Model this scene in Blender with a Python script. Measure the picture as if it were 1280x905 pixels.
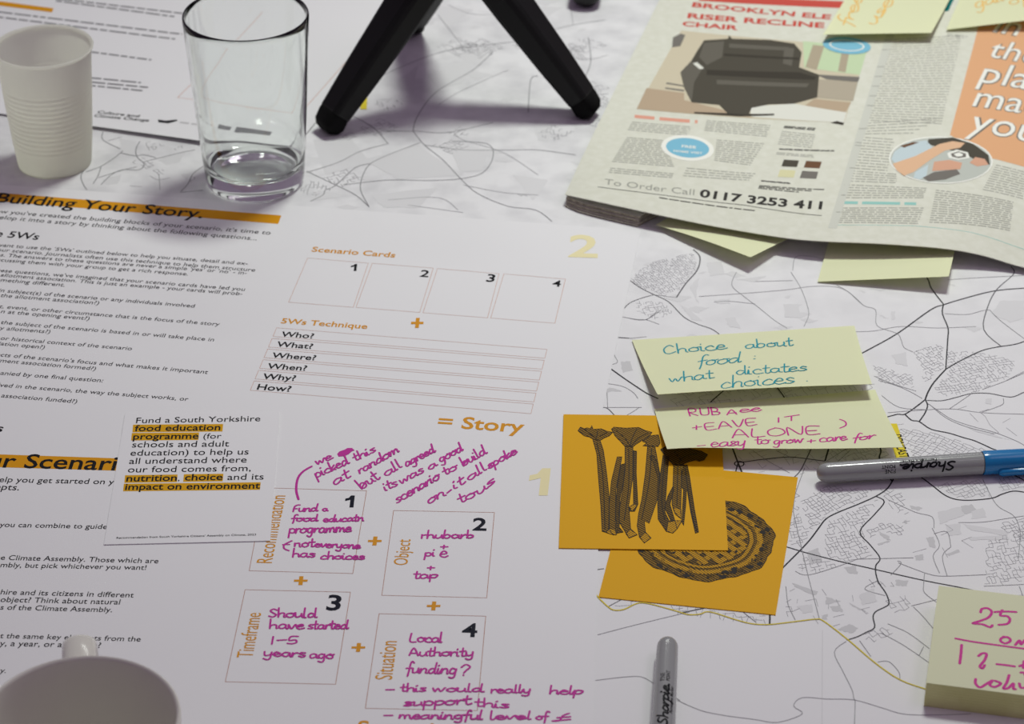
import bpy, math, random
from mathutils import Vector, Matrix
from mathutils.geometry import tessellate_polygon
random.seed(7)
for o in list(bpy.data.objects): bpy.data.objects.remove(o)
SC = bpy.context.scene
COL = SC.collection

# ------------------------------------------------------------------ camera, light, exposure
Z0 = 0.75                       # height of the covered table top
FPX, PITCH, CAMH = 3295.1, math.radians(32.363), 0.975
IW, IH = 1280, 905
cd = bpy.data.cameras.new('camera'); cam = bpy.data.objects.new('camera', cd); COL.objects.link(cam)
cam.location = (0, 0, Z0 + CAMH); cam.rotation_euler = (math.pi/2 - PITCH, 0, 0)
cd.sensor_fit = 'HORIZONTAL'; cd.sensor_width = 22.3; cd.lens = FPX/IW*22.3
cd.clip_start = 0.05; cd.clip_end = 50
cd.dof.use_dof = True; cd.dof.focus_distance = 1.70; cd.dof.aperture_fstop = 7.4; cd.dof.aperture_blades = 7
SC.camera = cam
SC.cycles.sample_clamp_indirect = 0
w = bpy.data.worlds.new('world'); SC.world = w; w.use_nodes = True
w.node_tree.nodes['Background'].inputs[0].default_value = (1.0, 0.75, 1.08, 1)
w.node_tree.nodes['Background'].inputs[1].default_value = 0.15
def area(name, loc, target, sx, sy, power, col):
    l = bpy.data.lights.new(name, 'AREA'); l.shape = 'RECTANGLE'; l.size = sx; l.size_y = sy
    l.energy = power; l.color = col
    o = bpy.data.objects.new(name, l); COL.objects.link(o); o.location = loc
    o.rotation_euler = (Vector(target) - Vector(loc)).to_track_quat('-Z', 'Y').to_euler()
    return o
key = area('ceiling_panel_light', (0.42, 2.45, Z0 + 2.2), (0.22, 1.86, Z0), 0.5, 0.36, 7.0, (0.94, 1.0, 0.905)); key.data.spread = math.radians(75)
area('room_panel_light', (1.3, 1.3, Z0 + 2.2), (0.2, 1.6, Z0), 1.2, 0.6, 4.2, (1.0, 0.84, 1.0))
area('far_panel_light', (0.25, 4.4, Z0 + 2.1), (0.1, 1.6, Z0), 1.4, 0.14, 5.5, (0.97, 1.0, 0.95))
SC.view_settings.view_transform = 'Standard'; SC.view_settings.look = 'None'
SC.view_settings.gamma = 1; SC.view_settings.use_curve_mapping = False
SC.view_settings.exposure = 0.0

# ------------------------------------------------------------------ helpers: pixels of the photo -> points of the table
FW = Vector((0, math.cos(PITCH), -math.sin(PITCH))); RT = Vector((1, 0, 0)); UP = RT.cross(FW)
CAMP = Vector((0, 0, CAMH))
def ray(px, py): return (FW*FPX + RT*(px - IW/2) - UP*(py - IH/2))
def P(px, py, z=0.0):
    d = ray(px, py); return CAMP + d*((z - CAMH)/d.z)
def pix(p):
    d = p - CAMP; z = d.dot(FW); return (IW/2 + FPX*d.dot(RT)/z, IH/2 - FPX*d.dot(UP)/z)
class Flat:
    flat = True
    def __init__(s, z): s.z = z
    def f(s, u, v, off=0): return Vector((u, v, s.z + off))
    def uv(s, px, py):
        p = P(px, py, s.z); return (p.x, p.y)
class Curved:
    flat = False
    def __init__(s, fn, guess=(0, 0)): s.fn = fn; s.guess = guess
    def f(s, u, v, off=0):
        p = s.fn(u, v)
        if off:
            e = 1e-4; n = (s.fn(u+e, v) - s.fn(u-e, v)).cross(s.fn(u, v+e) - s.fn(u, v-e)); n.normalize(); p = p + n*off
        return p
    def uv(s, px, py):
        u, v = s.guess
        for _ in range(40):
            a = pix(s.fn(u, v)); r0, r1 = px - a[0], py - a[1]
            if abs(r0) + abs(r1) < 0.01: break
            e = 1e-4; b = pix(s.fn(u+e, v)); c = pix(s.fn(u, v+e))
            a11, a21, a12, a22 = (b[0]-a[0])/e, (b[1]-a[1])/e, (c[0]-a[0])/e, (c[1]-a[1])/e
            D = a11*a22 - a12*a21
            if abs(D) < 1e-9: break
            du = (r0*a22 - r1*a12)/D; dv = (a11*r1 - a21*r0)/D
            m = max(1, abs(du)/.15, abs(dv)/.15); u += du/m; v += dv/m
        return (u, v)

# ------------------------------------------------------------------ materials
def lin(c): return tuple(((x/255)/12.92 if x/255 <= .04045 else ((x/255+.055)/1.055)**2.4) for x in c)
MATS = {}
def mat(name, rgb, rough=0.6, metal=0.0, trans=None, spec=0.1, **kw):
    m = bpy.data.materials.new(name); m.use_nodes = True; b = m.node_tree.nodes['Principled BSDF']
    b.inputs['Base Color'].default_value = (*lin(rgb), 1); b.inputs['Roughness'].default_value = rough
    b.inputs['Metallic'].default_value = metal; b.inputs['Specular IOR Level'].default_value = spec
    for k, v in kw.items(): b.inputs[k.replace('_', ' ')].default_value = v
    if trans:
        nt = m.node_tree; t = nt.nodes.new('ShaderNodeBsdfTranslucent'); t.inputs[0].default_value = (*lin(trans[1]), 1)
        mx = nt.nodes.new('ShaderNodeMixShader'); mx.inputs[0].default_value = trans[0]
        nt.links.new(b.outputs[0], mx.inputs[1]); nt.links.new(t.outputs[0], mx.inputs[2])
        nt.links.new(mx.outputs[0], nt.nodes['Material Output'].inputs[0])
    MATS[name] = m; return m
def noise_mix(m, c1, c2, scale, lo=.4, hi=.65, detail=5, kind='noise', bump=0.0):
    nt = m.node_tree; b = nt.nodes['Principled BSDF']
    tc = nt.nodes.new('ShaderNodeTexCoord')
    if kind == 'wave':
        n = nt.nodes.new('ShaderNodeTexWave'); n.inputs['Distortion'].default_value = 1.2; n.bands_direction = 'DIAGONAL'
        n.inputs['Detail'].default_value = 2
    else:
        n = nt.nodes.new('ShaderNodeTexNoise'); n.inputs['Detail'].default_value = detail
    n.inputs['Scale'].default_value = scale
    nt.links.new(tc.outputs['Object'], n.inputs['Vector'])
    r = nt.nodes.new('ShaderNodeValToRGB'); r.color_ramp.elements[0].position = lo; r.color_ramp.elements[1].position = hi
    r.color_ramp.elements[0].color = (*lin(c1), 1); r.color_ramp.elements[1].color = (*lin(c2), 1)
    nt.links.new(n.outputs['Color'], r.inputs[0]); nt.links.new(r.outputs[0], b.inputs['Base Color'])
    if bump:
        bp = nt.nodes.new('ShaderNodeBump'); bp.inputs['Strength'].default_value = bump; bp.inputs['Distance'].default_value = .0004
        nt.links.new(n.outputs['Color'], bp.inputs['Height']); nt.links.new(bp.outputs[0], b.inputs['Normal'])
    return m
mm = noise_mix(mat('map_paper', (228, 226, 228), .55), (204, 203, 206), (229, 228, 230), 42, .3, .58, 10)
nt = mm.node_tree; tcn = nt.nodes.new('ShaderNodeTexCoord'); sx = nt.nodes.new('ShaderNodeSeparateXYZ'); mr = nt.nodes.new('ShaderNodeMapRange')   # relief is printed on the north of the map only
nt.links.new(tcn.outputs['Object'], sx.inputs[0]); nt.links.new(sx.outputs['Y'], mr.inputs['Value'])
for k_, v_ in (('From Min', -.30), ('From Max', .05), ('To Min', 0), ('To Max', .9)): mr.inputs[k_].default_value = v_
mx = nt.nodes.new('ShaderNodeMix'); mx.data_type = 'RGBA'; mx.inputs[6].default_value = (*lin((229, 228, 230)), 1)
rp = [n for n in nt.nodes if n.type == 'VALTORGB'][0]
nt.links.new(mr.outputs[0], mx.inputs[0]); nt.links.new(rp.outputs[0], mx.inputs[7]); nt.links.new(mx.outputs[2], nt.nodes['Principled BSDF'].inputs['Base Color'])
mat('sheet_paper', (230, 229, 231), .5)
mat('card_white', (231, 230, 232), .4)
mat('ink_black', (22, 22, 26), .5)
mat('ink_soft', (44, 43, 47), .5)
mat('ink_navy', (14, 16, 34), .5)
mat('ink_grey', (120, 118, 122), .6)
mat('ink_faint', (190, 188, 190), .6)
mat('ink_orange', (214, 148, 40), .5)
mat('ink_pale', (234, 224, 178), .5)
mat('ink_rule', (205, 165, 150), .5)
mat('ink_rule_dark', (176, 120, 100), .5)
mat('ink_magenta', (190, 52, 152), .45)
mat('ink_pink', (205, 62, 150), .45)
mat('ink_teal', (40, 150, 165), .45)
mat('ink_teal_dark', (0, 112, 110), .45)
mat('ink_handorange', (240, 200, 120), .45)
mat('bar_orange', (216, 150, 20), .5)
mat('highlight', (214, 160, 20), .5)
mat('road_dark', (62, 62, 66), .6)
mat('road_mid', (112, 111, 115), .6)
mat('road_far', (138, 137, 141), .6)
mat('road_thin', (150, 149, 153), .6)
mat('street', (150, 149, 154), .6)
mat('pale_line', (202, 200, 203), .6)
mat('woodland', (203, 202, 204), .6)
mat('woodland_light', (217, 216, 218), .6)
mat('map_yellow', (218, 198, 70), .6)
mat('label_yellow', (226, 206, 60), .6)
mat('card_orange', (222, 166, 20), .5, spec=.12)
noise_mix(mat('hatch', (90, 70, 30), .4), (40, 31, 15), (150, 111, 24), 260, .3, .75, kind='wave')
noise_mix(mat('hatch_dark', (90, 70, 30), .4), (32, 24, 14), (120, 90, 26), 260, .35, .85, kind='wave')
noise_mix(mat('hatch_light', (90, 70, 30), .4), (80, 58, 18), (210, 156, 18), 300, .2, .5, kind='wave')
mat('print_black', (44, 38, 34), .4)
mat('note_yellow', (243, 245, 209), .6, trans=(.22, (238, 243, 182)), spec=.1)
noise_mix(mat('pad_side', (216, 216, 156), .7), (202, 202, 140), (222, 222, 162), 40)
# newspaper
noise_mix(mat('newsprint', (218, 218, 205), .8), (214, 214, 200), (221, 221, 209), 160)
noise_mix(mat('newsprint_edge', (150, 140, 120), .9), (96, 88, 74), (186, 178, 158), 420, .3, .7)
mat('news_text', (163, 163, 154), .8)
mat('news_dark', (60, 58, 56), .8)
mat('news_red', (200, 84, 74), .8)
mat('news_red_pale', (222, 160, 140), .8)
mat('news_blue', (128, 188, 212), .8)
mat('news_teal', (150, 200, 192), .8)
mat('news_peach', (224, 172, 130), .8)
mat('news_band', (205, 206, 196), .8)
mat('news_white', (238, 238, 230), .8)
mat('pr_wall', (206, 196, 172), .8); mat('pr_floor', (184, 164, 140), .8); mat('pr_rug', (222, 222, 212), .8)
mat('pr_window', (196, 214, 176), .8); mat('pr_curtain', (176, 164, 142), .8); mat('pr_sofa', (178, 168, 150), .8)
mat('pr_chair', (82, 78, 69), .8); mat('pr_chair2', (104, 100, 91), .8); mat('pr_chair3', (66, 62, 55), .8)
mat('pr_skin', (224, 184, 150), .8); mat('pr_skin2', (214, 166, 140), .8); mat('pr_sleeve', (196, 210, 214), .8)
mat('pr_plate', (190, 194, 186), .8); mat('pr_brown', (112, 82, 62), .8); mat('pr_cream', (216, 212, 170), .8); mat('pr_steel', (120, 116, 110), .8)
# solids
mat('pen_grey', (150, 151, 151), .13, spec=.6)
mat('pen_blue', (14, 116, 176), .2, spec=.5)
mat('pen_pink', (196, 40, 130), .3, spec=.5)
mat('pen_print', (20, 20, 24), .4)
mat('tripod_black', (9, 9, 9), .5, spec=.25)
mat('tripod_side', (26, 27, 25), .55, spec=.4)
mat('rubber', (14, 14, 14), .7)
mat('cup_plastic', (246, 246, 240), .35, trans=(.72, (250, 250, 243)), spec=.4)
mat('ceramic', (222, 220, 210), .15, spec=.5)
noise_mix(mat('tabletop', (190, 180, 165), .5), (180, 168, 150), (200, 190, 175), 14)
mat('table_metal', (90, 92, 95), .4, metal=.8)
noise_mix(mat('carpet', (90, 90, 96), .95), (78, 78, 84), (102, 102, 108), 300)
g = mat('glass', (252, 255, 253), .0, spec=.5); gb = g.node_tree.nodes['Principled BSDF']
gb.inputs['Transmission Weight'].default_value = 1.0; gb.inputs['IOR'].default_value = 1.5

# ------------------------------------------------------------------ mesh builder
class MB:
    def __init__(s): s.v = []; s.f = []; s.m = []; s.slots = []
    def mi(s, name):
        if name not in s.slots: s.slots.append(name)
        return s.slots.index(name)
    def add(s, vs, fs, m):
        k = len(s.v); s.v += [Vector(q) for q in vs]; i = s.mi(m)
        for f in fs: s.f.append([k + a for a in f]); s.m.append(i)
    def build(s, name, parent=None, base=None, smooth=False, autos=None):
        me = bpy.data.meshes.new(name)
        if base is None and parent is None:
            xs = [q.x for q in s.v]; ys = [q.y for q in s.v]; zs = [q.z for q in s.v]
            base = Vector(((min(xs)+max(xs))/2, (min(ys)+max(ys))/2, min(zs)))
        if parent is not None:
            b = Vector(parent['base']); org = b
        else: org = Vector(base)
        me.from_pydata([tuple(q - org) for q in s.v], [], s.f)
        for n in s.slots: me.materials.append(MATS[n])
        me.polygons.foreach_set('material_index', s.m)
        if smooth: me.polygons.foreach_set('use_smooth', [True]*len(s.f))
        me.update()
        o = bpy.data.objects.new(name, me); COL.objects.link(o)
        if parent is not None:
            o.parent = parent; o['base'] = parent['base']
        else:
            o.location = (org.x, org.y, org.z + Z0); o['base'] = tuple(org)
        if autos:
            bpy.context.view_layer.objects.active = o
            me.polygons.foreach_set('use_smooth', [True]*len(s.f))
            me.set_sharp_from_angle(angle=math.radians(autos))
        return o
def empty(name, base):
    o = bpy.data.objects.new(name, None); COL.objects.link(o); o.empty_display_size = .02
    o.location = (base[0], base[1], base[2] + Z0); o['base'] = (base[0], base[1], base[2]); return o
def tag(o, label, cat, group=None, kind=None):
    o['label'] = label; o['category'] = cat
    if group: o['group'] = group
    if kind: o['kind'] = kind
    return o
INK = 0.00006
SEQ = [0]; caps_busy = [False]
def tri_on(B, S, tris, mname, lvl):
    """triangles in surface coordinates, split until they follow the surface"""
    out = []; st = list(tris)
    if not caps_busy[0]: SEQ[0] = (SEQ[0] + 1) % 40; lvl += SEQ[0]*.012
    if S.flat: out = st
    else:
        while st:
            a, b, c = st.pop()
            d = [((a[0]-b[0])**2+(a[1]-b[1])**2, a, b, c), ((b[0]-c[0])**2+(b[1]-c[1])**2, b, c, a), ((c[0]-a[0])**2+(c[1]-a[1])**2, c, a, b)]
            L, p, q, r = max(d, key=lambda t: t[0])
            if L > 0.011**2:
                m_ = ((p[0]+q[0])/2, (p[1]+q[1])/2); st += [(p, m_, r), (m_, q, r)]
            else: out.append((a, b, c))
    vs = []; fs = []
    for t in out:
        A = (t[1][0]-t[0][0])*(t[2][1]-t[0][1]) - (t[1][1]-t[0][1])*(t[2][0]-t[0][0])
        if A < 0: t = (t[0], t[2], t[1])
        k = len(vs); vs += [S.f(q[0], q[1], INK*lvl) for q in t]; fs.append((k, k+1, k+2))
    B.add(vs, fs, mname)
def poly_uv(B, S, uvs, mname, lvl=1):
    ts = tessellate_polygon([[Vector((a, b, 0)) for a, b in uvs]])
    tri_on(B, S, [tuple(uvs[i] for i in t) for t in ts], mname, lvl)
def poly(B, S, pxs, mname, lvl=1): poly_uv(B, S, [S.uv(*q) for q in pxs], mname, lvl)
def strip_uv(B, S, uvs, wd, mname, lvl=1, closed=False, caps=False):
    pts = [Vector(q) for q in uvs]; n = len(pts)
    if n < 2: return
    L = []; R = []
    for i in range(n):
        a = pts[i-1] if (i > 0 or closed) else pts[i]; b = pts[(i+1) % n] if (i < n-1 or closed) else pts[i]
        d1 = (pts[i]-a); d2 = (b-pts[i])
        if d1.length > 1e-9: d1.normalize()
        if d2.length > 1e-9: d2.normalize()
        d = d1 + d2
        if d.length < 1e-6: d = d2 if d2.length > 0 else d1
        d = d.normalized(); nn = Vector((-d.y, d.x))
        c = max(.55, abs(nn.dot(Vector((-d2.y, d2.x)) if d2.length > .5 else Vector((-d1.y, d1.x)))))
        L.append(pts[i] + nn*wd/2/c); R.append(pts[i] - nn*wd/2/c)
    tr = []
    for i in range(n if closed else n-1):
        j = (i+1) % n
        tr += [(tuple(R[i]), tuple(R[j]), tuple(L[j])), (tuple(R[i]), tuple(L[j]), tuple(L[i]))]
    if caps:
        for c in (pts[0], pts[-1]):
            ring = [(c.x + wd/2*math.cos(k*math.pi/5), c.y + wd/2*math.sin(k*math.pi/5)) for k in range(10)]
            tr += [((c.x, c.y), ring[k], ring[(k+1) % 10]) for k in range(10)]
    tri_on(B, S, tr, mname, lvl)
def strip(B, S, pxs, wd, mname, lvl=1, closed=False, caps=False): strip_uv(B, S, [S.uv(*q) for q in pxs], wd, mname, lvl, closed, caps)
def crom(pts, n=6):
    if len(pts) < 3: return list(pts)
    out = []
    for i in range(len(pts)-1):
        p0 = pts[max(i-1, 0)]; p1 = pts[i]; p2 = pts[i+1]; p3 = pts[min(i+2, len(pts)-1)]
        for k in range(n):
            t = k/n; t2 = t*t; t3 = t2*t
            out.append(tuple(.5*(2*p1[j] + (p2[j]-p0[j])*t + (2*p0[j]-5*p1[j]+4*p2[j]-p3[j])*t2 + (3*p1[j]-p0[j]-3*p2[j]+p3[j])*t3) for j in range(len(p1))))
    out.append(tuple(pts[-1])); return out
def quad(B, S, pxs, mname, lvl=1): poly(B, S, pxs, mname, lvl)
def oval_uv(c, rx, ry, ang=0, n=28, wob=0):
    return [(c[0] + rx*math.cos(t)*math.cos(ang) - ry*math.sin(t)*math.sin(ang), c[1] + rx*math.cos(t)*math.sin(ang) + ry*math.sin(t)*math.cos(ang)) for t in [2*math.pi*k/n for k in range(n)]]

# printed lettering ------------------------------------------------
_tc = {}
def glyphs(s, bold):
    key = (s, bold)
    if key in _tc: return _tc[key]
    cu = bpy.data.curves.new('t', 'FONT'); cu.body = s; cu.resolution_u = 3; cu.offset = bold; cu.fill_mode = 'FRONT'
    o = bpy.data.objects.new('t', cu); COL.objects.link(o)
    dg = bpy.context.evaluated_depsgraph_get(); me = o.evaluated_get(dg).to_mesh()
    vs = [(v.co.x, v.co.y) for v in me.vertices]; fs = []
    for p in me.polygons:
        q = list(p.vertices)
        for i in range(1, len(q)-1): fs.append((q[0], q[i], q[i+1]))
    o.evaluated_get(dg).to_mesh_clear(); bpy.data.objects.remove(o); bpy.data.curves.remove(cu)
    xs = [v[0] for v in vs] or [0, 1]
    _tc[key] = (vs, fs, min(xs), max(xs)); return _tc[key]
def text(B, S, s, p0, p1, mname, k=1.12, bold=0.004, pre='', lvl=2, uvmode=False, flip=False):
    """letters of s run from pixel p0 to pixel p1 along the baseline; pre is what stands before p0"""
    vs, fs, x0, x1 = glyphs(pre + s, bold)
    xs = x0
    if pre: xs = glyphs(pre.rstrip() , bold)[3] + .07 + .27*(len(pre) - len(pre.rstrip()))
    a = Vector(p0 if uvmode else S.uv(*p0)); b = Vector(p1 if uvmode else S.uv(*p1))
    d = (b - a)/(x1 - xs); n = Vector((-d.y, d.x))*k
    if flip: n = -n
    Q = [a + d*(x - xs) + n*y for x, y in vs]
    tri_on(B, S, [tuple((Q[i].x, Q[i].y) for i in f) for f in fs], mname, lvl)
def wlen(s, bold=0): g_ = glyphs(s, bold); return g_[3] - g_[2]

# handwriting: one-stroke letters (x-height 1) ---------------------
G = {
'a': (.98, ["75,85 40,100 8,60 15,10 45,2 75,45 78,92 78,25 92,0 104,10"]),
'b': (.9, ["12,195 10,10 10,55 42,98 76,70 70,18 35,0 10,20"]),
'c': (.86, ["74,74 50,98 10,60 15,12 46,-2 88,10"]),
'd': (1.0, ["72,80 40,100 8,55 20,5 50,10 76,60", "84,190 78,30 90,0 104,10"]),
'e': (.85, ["10,48 70,60 60,95 30,98 8,50 25,3 55,0 86,22"]),
'f': (.62, ["75,180 52,198 36,160 30,20 24,-70", "2,95 70,102"]),
'g': (.95, ["75,85 40,100 8,60 20,10 50,10 76,60 78,92 74,-40 50,-90 10,-70"]),
'h': (.9, ["12,195 10,0 16,60 45,96 70,80 72,10 88,0"]),
'i': (.42, ["12,95 12,12 32,0", "15,142 18,150"]),
'j': (.42, ["22,95 20,-50 -5,-80", "22,142 25,150"]),
'k': (.8, ["12,190 10,0", "66,98 15,45 72,0"]),
'l': (.42, ["14,195 10,16 32,0"]),
'm': (1.3, ["10,95 10,0 20,70 42,96 58,72 58,4 70,72 92,96 108,72 112,8 128,0"]),
'n': (.92, ["10,95 10,0 20,66 46,96 70,76 72,8 90,0"]),
'o': (.92, ["52,100 12,70 12,22 45,0 80,30 76,82 46,100 58,88 95,95"]),
'p': (.88, ["12,96 8,-95", "10,60 42,100 80,70 66,14 32,4 12,25"]),
'r': (.62, ["10,95 10,0 18,62 44,96 66,88"]),
's': (.72, ["66,88 36,100 15,76 44,50 66,24 40,0 6,10"]),
't': (.62, ["32,170 28,18 46,0 66,12", "2,110 64,116"]),
'u': (.9, ["10,96 12,20 38,0 70,40 74,96 76,16 92,0"]),
'v': (.8, ["8,96 34,0 66,90 80,94"]),
'w': (1.2, ["8,96 26,0 54,80 76,2 106,90 118,96"]),
'x': (.8, ["8,96 72,0", "70,98 6,0"]),
'y': (.88, ["10,96 16,24 44,8 74,50 78,96 70,-50 40,-92 4,-66"]),
'z': (.8, ["10,94 72,96 8,4 78,2"]),
'A': (1.1, ["5,0 50,170 98,0", "20,62 88,66"]), 'B': (.95, ["12,170 10,0", "10,168 66,140 60,98 14,88 78,60 64,8 8,0"]),
'C': (1.1, ["95,140 60,172 14,110 20,20 60,0 104,30"]), 'E': (.9, ["76,168 12,165 8,0 78,2", "10,86 62,88"]),
'F': (.85, ["12,0 20,130 60,175 95,165", "12,86 62,90"]), 'I': (.4, ["15,168 12,0"]),
'L': (.9, ["14,172 6,4 74,2"]), 'N': (1.1, ["8,0 16,170 82,4 96,172"]), 'O': (1.1, ["55,170 10,120 14,24 56,0 98,60 90,140 50,170"]),
'R': (1.0, ["12,0 14,168 72,150 66,96 14,84 80,0"]), 'S': (.95, ["82,150 46,172 16,132 48,92 78,50 44,2 6,18"]),
'T': (.95, ["4,168 90,172", "46,170 42,0"]), 'U': (1.0, ["10,170 12,30 46,0 80,40 84,170"]), 'V': (.95, ["6,170 40,0 86,172"]),
'W': (1.3, ["6,170 30,0 60,110 88,0 120,172"]),
'1': (.5, ["20,170 16,0"]), '2': (.9, ["12,130 44,172 74,130 50,60 6,4 84,0"]), '5': (.95, ["84,168 30,166 22,96 62,96 74,40 40,0 4,14"]),
'-': (.9, ["5,55 78,58"]), '+': (.95, ["8,55 84,58", "46,100 44,8"]), '.': (.35, ["14,4 18,8"]), ',': (.3, ["16,6 8,-24"]),
':': (.35, ["14,24 17,30", "16,82 19,88"]), "'": (.3, ["18,172 14,140"]), '(': (.5, ["48,170 14,110 12,30 44,-20"]), ')': (.5, ["10,170 44,110 40,20 6,-16"]),
'?': (.85, ["8,130 40,172 78,140 52,84 36,50", "30,4 34,8"]), ' ': (.6, []),
'$': (1.0, ["86,170 58,120 40,10 4,2 100,22", "24,84 96,96"]),      # the writer's looped sterling sign
'#': (1.3, ["5,60 40,90 20,40 60,95 45,40 85,95 70,45 110,95 100,60 125,75", "5,55 60,60 120,75", "10,75 118,84"]),  # a struck out word
}
def ink(B, S, uvs, wd, mname, lvl):
    """a felt-pen stroke: each bit lies a hair above the one before, so crossings stay clean"""
    pts = [Vector(uvs[0])]
    for q in uvs[1:]:
        q = Vector(q)
        if (q-pts[-1]).length > wd*.12: pts.append(q)
    if len(pts) == 1: pts.append(pts[0] + Vector((wd*.15, 0)))
    n = len(pts); nr = []; caps_busy[0] = True
    for i in range(n):
        d = pts[min(i+1, n-1)] - pts[max(i-1, 0)]
        if d.length < wd*.05: d = pts[min(i+1, n-1)] - pts[i] if i < n-1 else pts[i] - pts[i-1]
        d.normalize(); nr.append(Vector((-d.y, d.x))*wd/2)
    for i in range(n):
        p = pts[i]
        if i in (0, n-1) or (i < n-1 and nr[i].dot(nr[i-1]) < .6*nr[i].length**2):
            ring = [(p.x + wd/2*math.cos(k*math.pi/4), p.y + wd/2*math.sin(k*math.pi/4)) for k in range(8)]
            tri_on(B, S, [((p.x, p.y), ring[k], ring[(k+1) % 8]) for k in range(8)], mname, lvl); lvl += .014
        if i < n-1:
            a, b, c, d = (tuple(p - nr[i]), tuple(pts[i+1] - nr[i+1]), tuple(pts[i+1] + nr[i+1]), tuple(p + nr[i]))
            tri_on(B, S, [(a, b, c), (a, c, d)], mname, lvl); lvl += .014
    caps_busy[0] = False; return lvl
LINK = set('eijmnpruvwy')
def hand(B, S, s, p0, p1, up, mname, wd, lvl=3, uvmode=False, sl=0.0):
    """a handwritten word on the baseline p0 -> p1; up is the picture vector of one x-height"""
    tot = sum(G[c][0] for c in s); p0 = Vector(p0); p1 = Vector(p1); d = (p1-p0)/tot; up = Vector(up) + d*sl*0
    x = 0; rng = random.Random(s)
    prev = None
    for c in s:
        for si, st in enumerate(G[c][1]):
            pts = [tuple(float(q)/100 for q in z.split(',')) for z in st.split()]
            if si == 0 and prev is not None and c in LINK: pts = [(prev[0]-x, prev[1])] + pts
            if si == 0: prev_ = (pts[-1][0] + x, pts[-1][1]*1.0)
            if c == 'd' and si == 1: prev_ = (pts[-1][0] + x, pts[-1][1])
            pts = [(a + rng.uniform(-.04, .04), (b*.84 if b < 1 else .84 + (b-1)*1.08) + rng.uniform(-.06, .06)) for a, b in pts]
            q = [p0 + d*(x + a) + up*b for a, b in crom(pts, 5)]
            uv = [tuple(z) if uvmode else S.uv(*z) for z in q]
            lvl = ink(B, S, uv, wd, mname, lvl)
        prev = prev_ if c.islower() and c not in 'gjyfp' and G[c][1] else None; x += G[c][0]
def free(B, S, pts, mname, wd, lvl=3): ink(B, S, [S.uv(*z) for z in crom(pts, 6)], wd, mname, lvl)

# paper ------------------------------------------------------------
def slab(B, xy, z0, z1, mname, side=None):
    n = len(xy); a = sum(xy[i][0]*xy[(i+1) % n][1] - xy[(i+1) % n][0]*xy[i][1] for i in range(n))
    if a < 0: xy = xy[::-1]
    vs = [(x, y, z1) for x, y in xy] + [(x, y, z0) for x, y in xy]
    B.add(vs, [list(range(n)), list(range(2*n-1, n-1, -1))], mname)
    B.add(vs, [[i, n+i, n+(i+1) % n, (i+1) % n] for i in range(n)], side or mname)
def sheet_patch(B, fn, us, vs_, th, mname, side=None):
    nu, nv = len(us), len(vs_); S = Curved(fn)
    T = [S.f(u, v) for v in vs_ for u in us]; D = [S.f(u, v, -th) for v in vs_ for u in us]
    k = nu*nv; F = []; E = []
    for j in range(nv-1):
        for i in range(nu-1):
            a = j*nu+i; F.append((a, a+1, a+nu+1, a+nu)); F.append((k+a, k+a+nu, k+a+nu+1, k+a+1))
    for i in range(nu-1):
        E.append((i, k+i, k+i+1, i+1)); a = (nv-1)*nu+i; E.append((a, a+1, k+a+1, k+a))
    for j in range(nv-1):
        a = j*nu; E.append((a, a+nu, k+a+nu, k+a)); a = j*nu+nu-1; E.append((a, k+a, k+a+nu, a+nu))
    B.add(T+D, F, mname); B.add(T+D, E, side or mname)
def lathe(B, prof, c, mname, n=64, axis=None):
    vs = []; fs = []; m = len(prof)
    for k in range(n):
        t = 2*math.pi*k/n
        for r, z in prof: vs.append((c[0]+r*math.cos(t), c[1]+r*math.sin(t), z))
    for k in range(n):
        for i in range(m-1):
            a = k*m+i; b = ((k+1) % n)*m+i
            if prof[i][0] < 1e-9: fs.append((a, b+1, a+1))
            elif prof[i+1][0] < 1e-9: fs.append((a, b, a+1))
            else: fs.append((a, b, b+1, a+1))
    B.add(vs, fs, mname)

# ------------------------------------------------------------------ room: floor, table
B = MB(); slab(B, [(-2.2, -1.0), (2.2, -1.0), (2.2, 4.2), (-2.2, 4.2)], -Z0 - .02, -Z0, 'carpet'); fl = B.build('floor'); fl['kind'] = 'structure'
TX0, TX1, TY0, TY1 = -.75, .85, .85, 2.65
t = tag(empty('meeting_table', (.05, 1.75, -Z0)), 'wide meeting table completely covered by the printed town map', 'table')
B = MB()
slab(B, [(TX0+.01, TY0), (TX1-.01, TY0), (TX1, TY0+.01), (TX1, TY1-.01), (TX1-.01, TY1), (TX0+.01, TY1), (TX0, TY1-.01), (TX0, TY0+.01)], -.0285, -.0005, 'tabletop'); B.build('table_top', t)
for sx in (TX0+.07, TX1-.07):
    for sy in (TY0+.07, TY1-.07):
        B = MB(); lathe(B, [(0, -Z0), (.018, -Z0), (.02, -Z0+.004), (.022, -.0285), (0, -.0285)], (sx, sy), 'table_metal', 20); B.build('leg', t)

# ------------------------------------------------------------------ the town map
mp = MB(); M0 = Flat(0.0)
slab(mp, [(TX0+.02, TY0+.02), (TX1-.02, TY0+.02), (TX1-.02, TY1-.02), (TX0+.02, TY1-.02)], -.00035, 0, 'map_paper')
def road(pts, wd, m, lvl=3): strip_uv(mp, M0, [M0.uv(*q) for q in crom(pts, 4)], wd*.00082, m, lvl)
def off(ox, oy, k, *pts): return [(ox + a/k, oy + b/k) for a, b in pts]
c3 = lambda *p: off(980, 590, 4.267, *p); cr = lambda *p: off(1040, 320, 5.325, *p); cr2 = lambda *p: off(1040, 440, 5.325, *p)
cl = lambda *p: off(780, 270, 4.267, *p); cn = lambda *p: off(700, 390, 6.464, *p); cu_ = lambda *p: off(820, 480, 4.129, *p)
cb = lambda *p: off(820, 780, 3.556, *p); ct = lambda *p: off(360, 0, 3.1975, *p); ca = lambda *p: off(100, 150, 8, *p)
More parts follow.
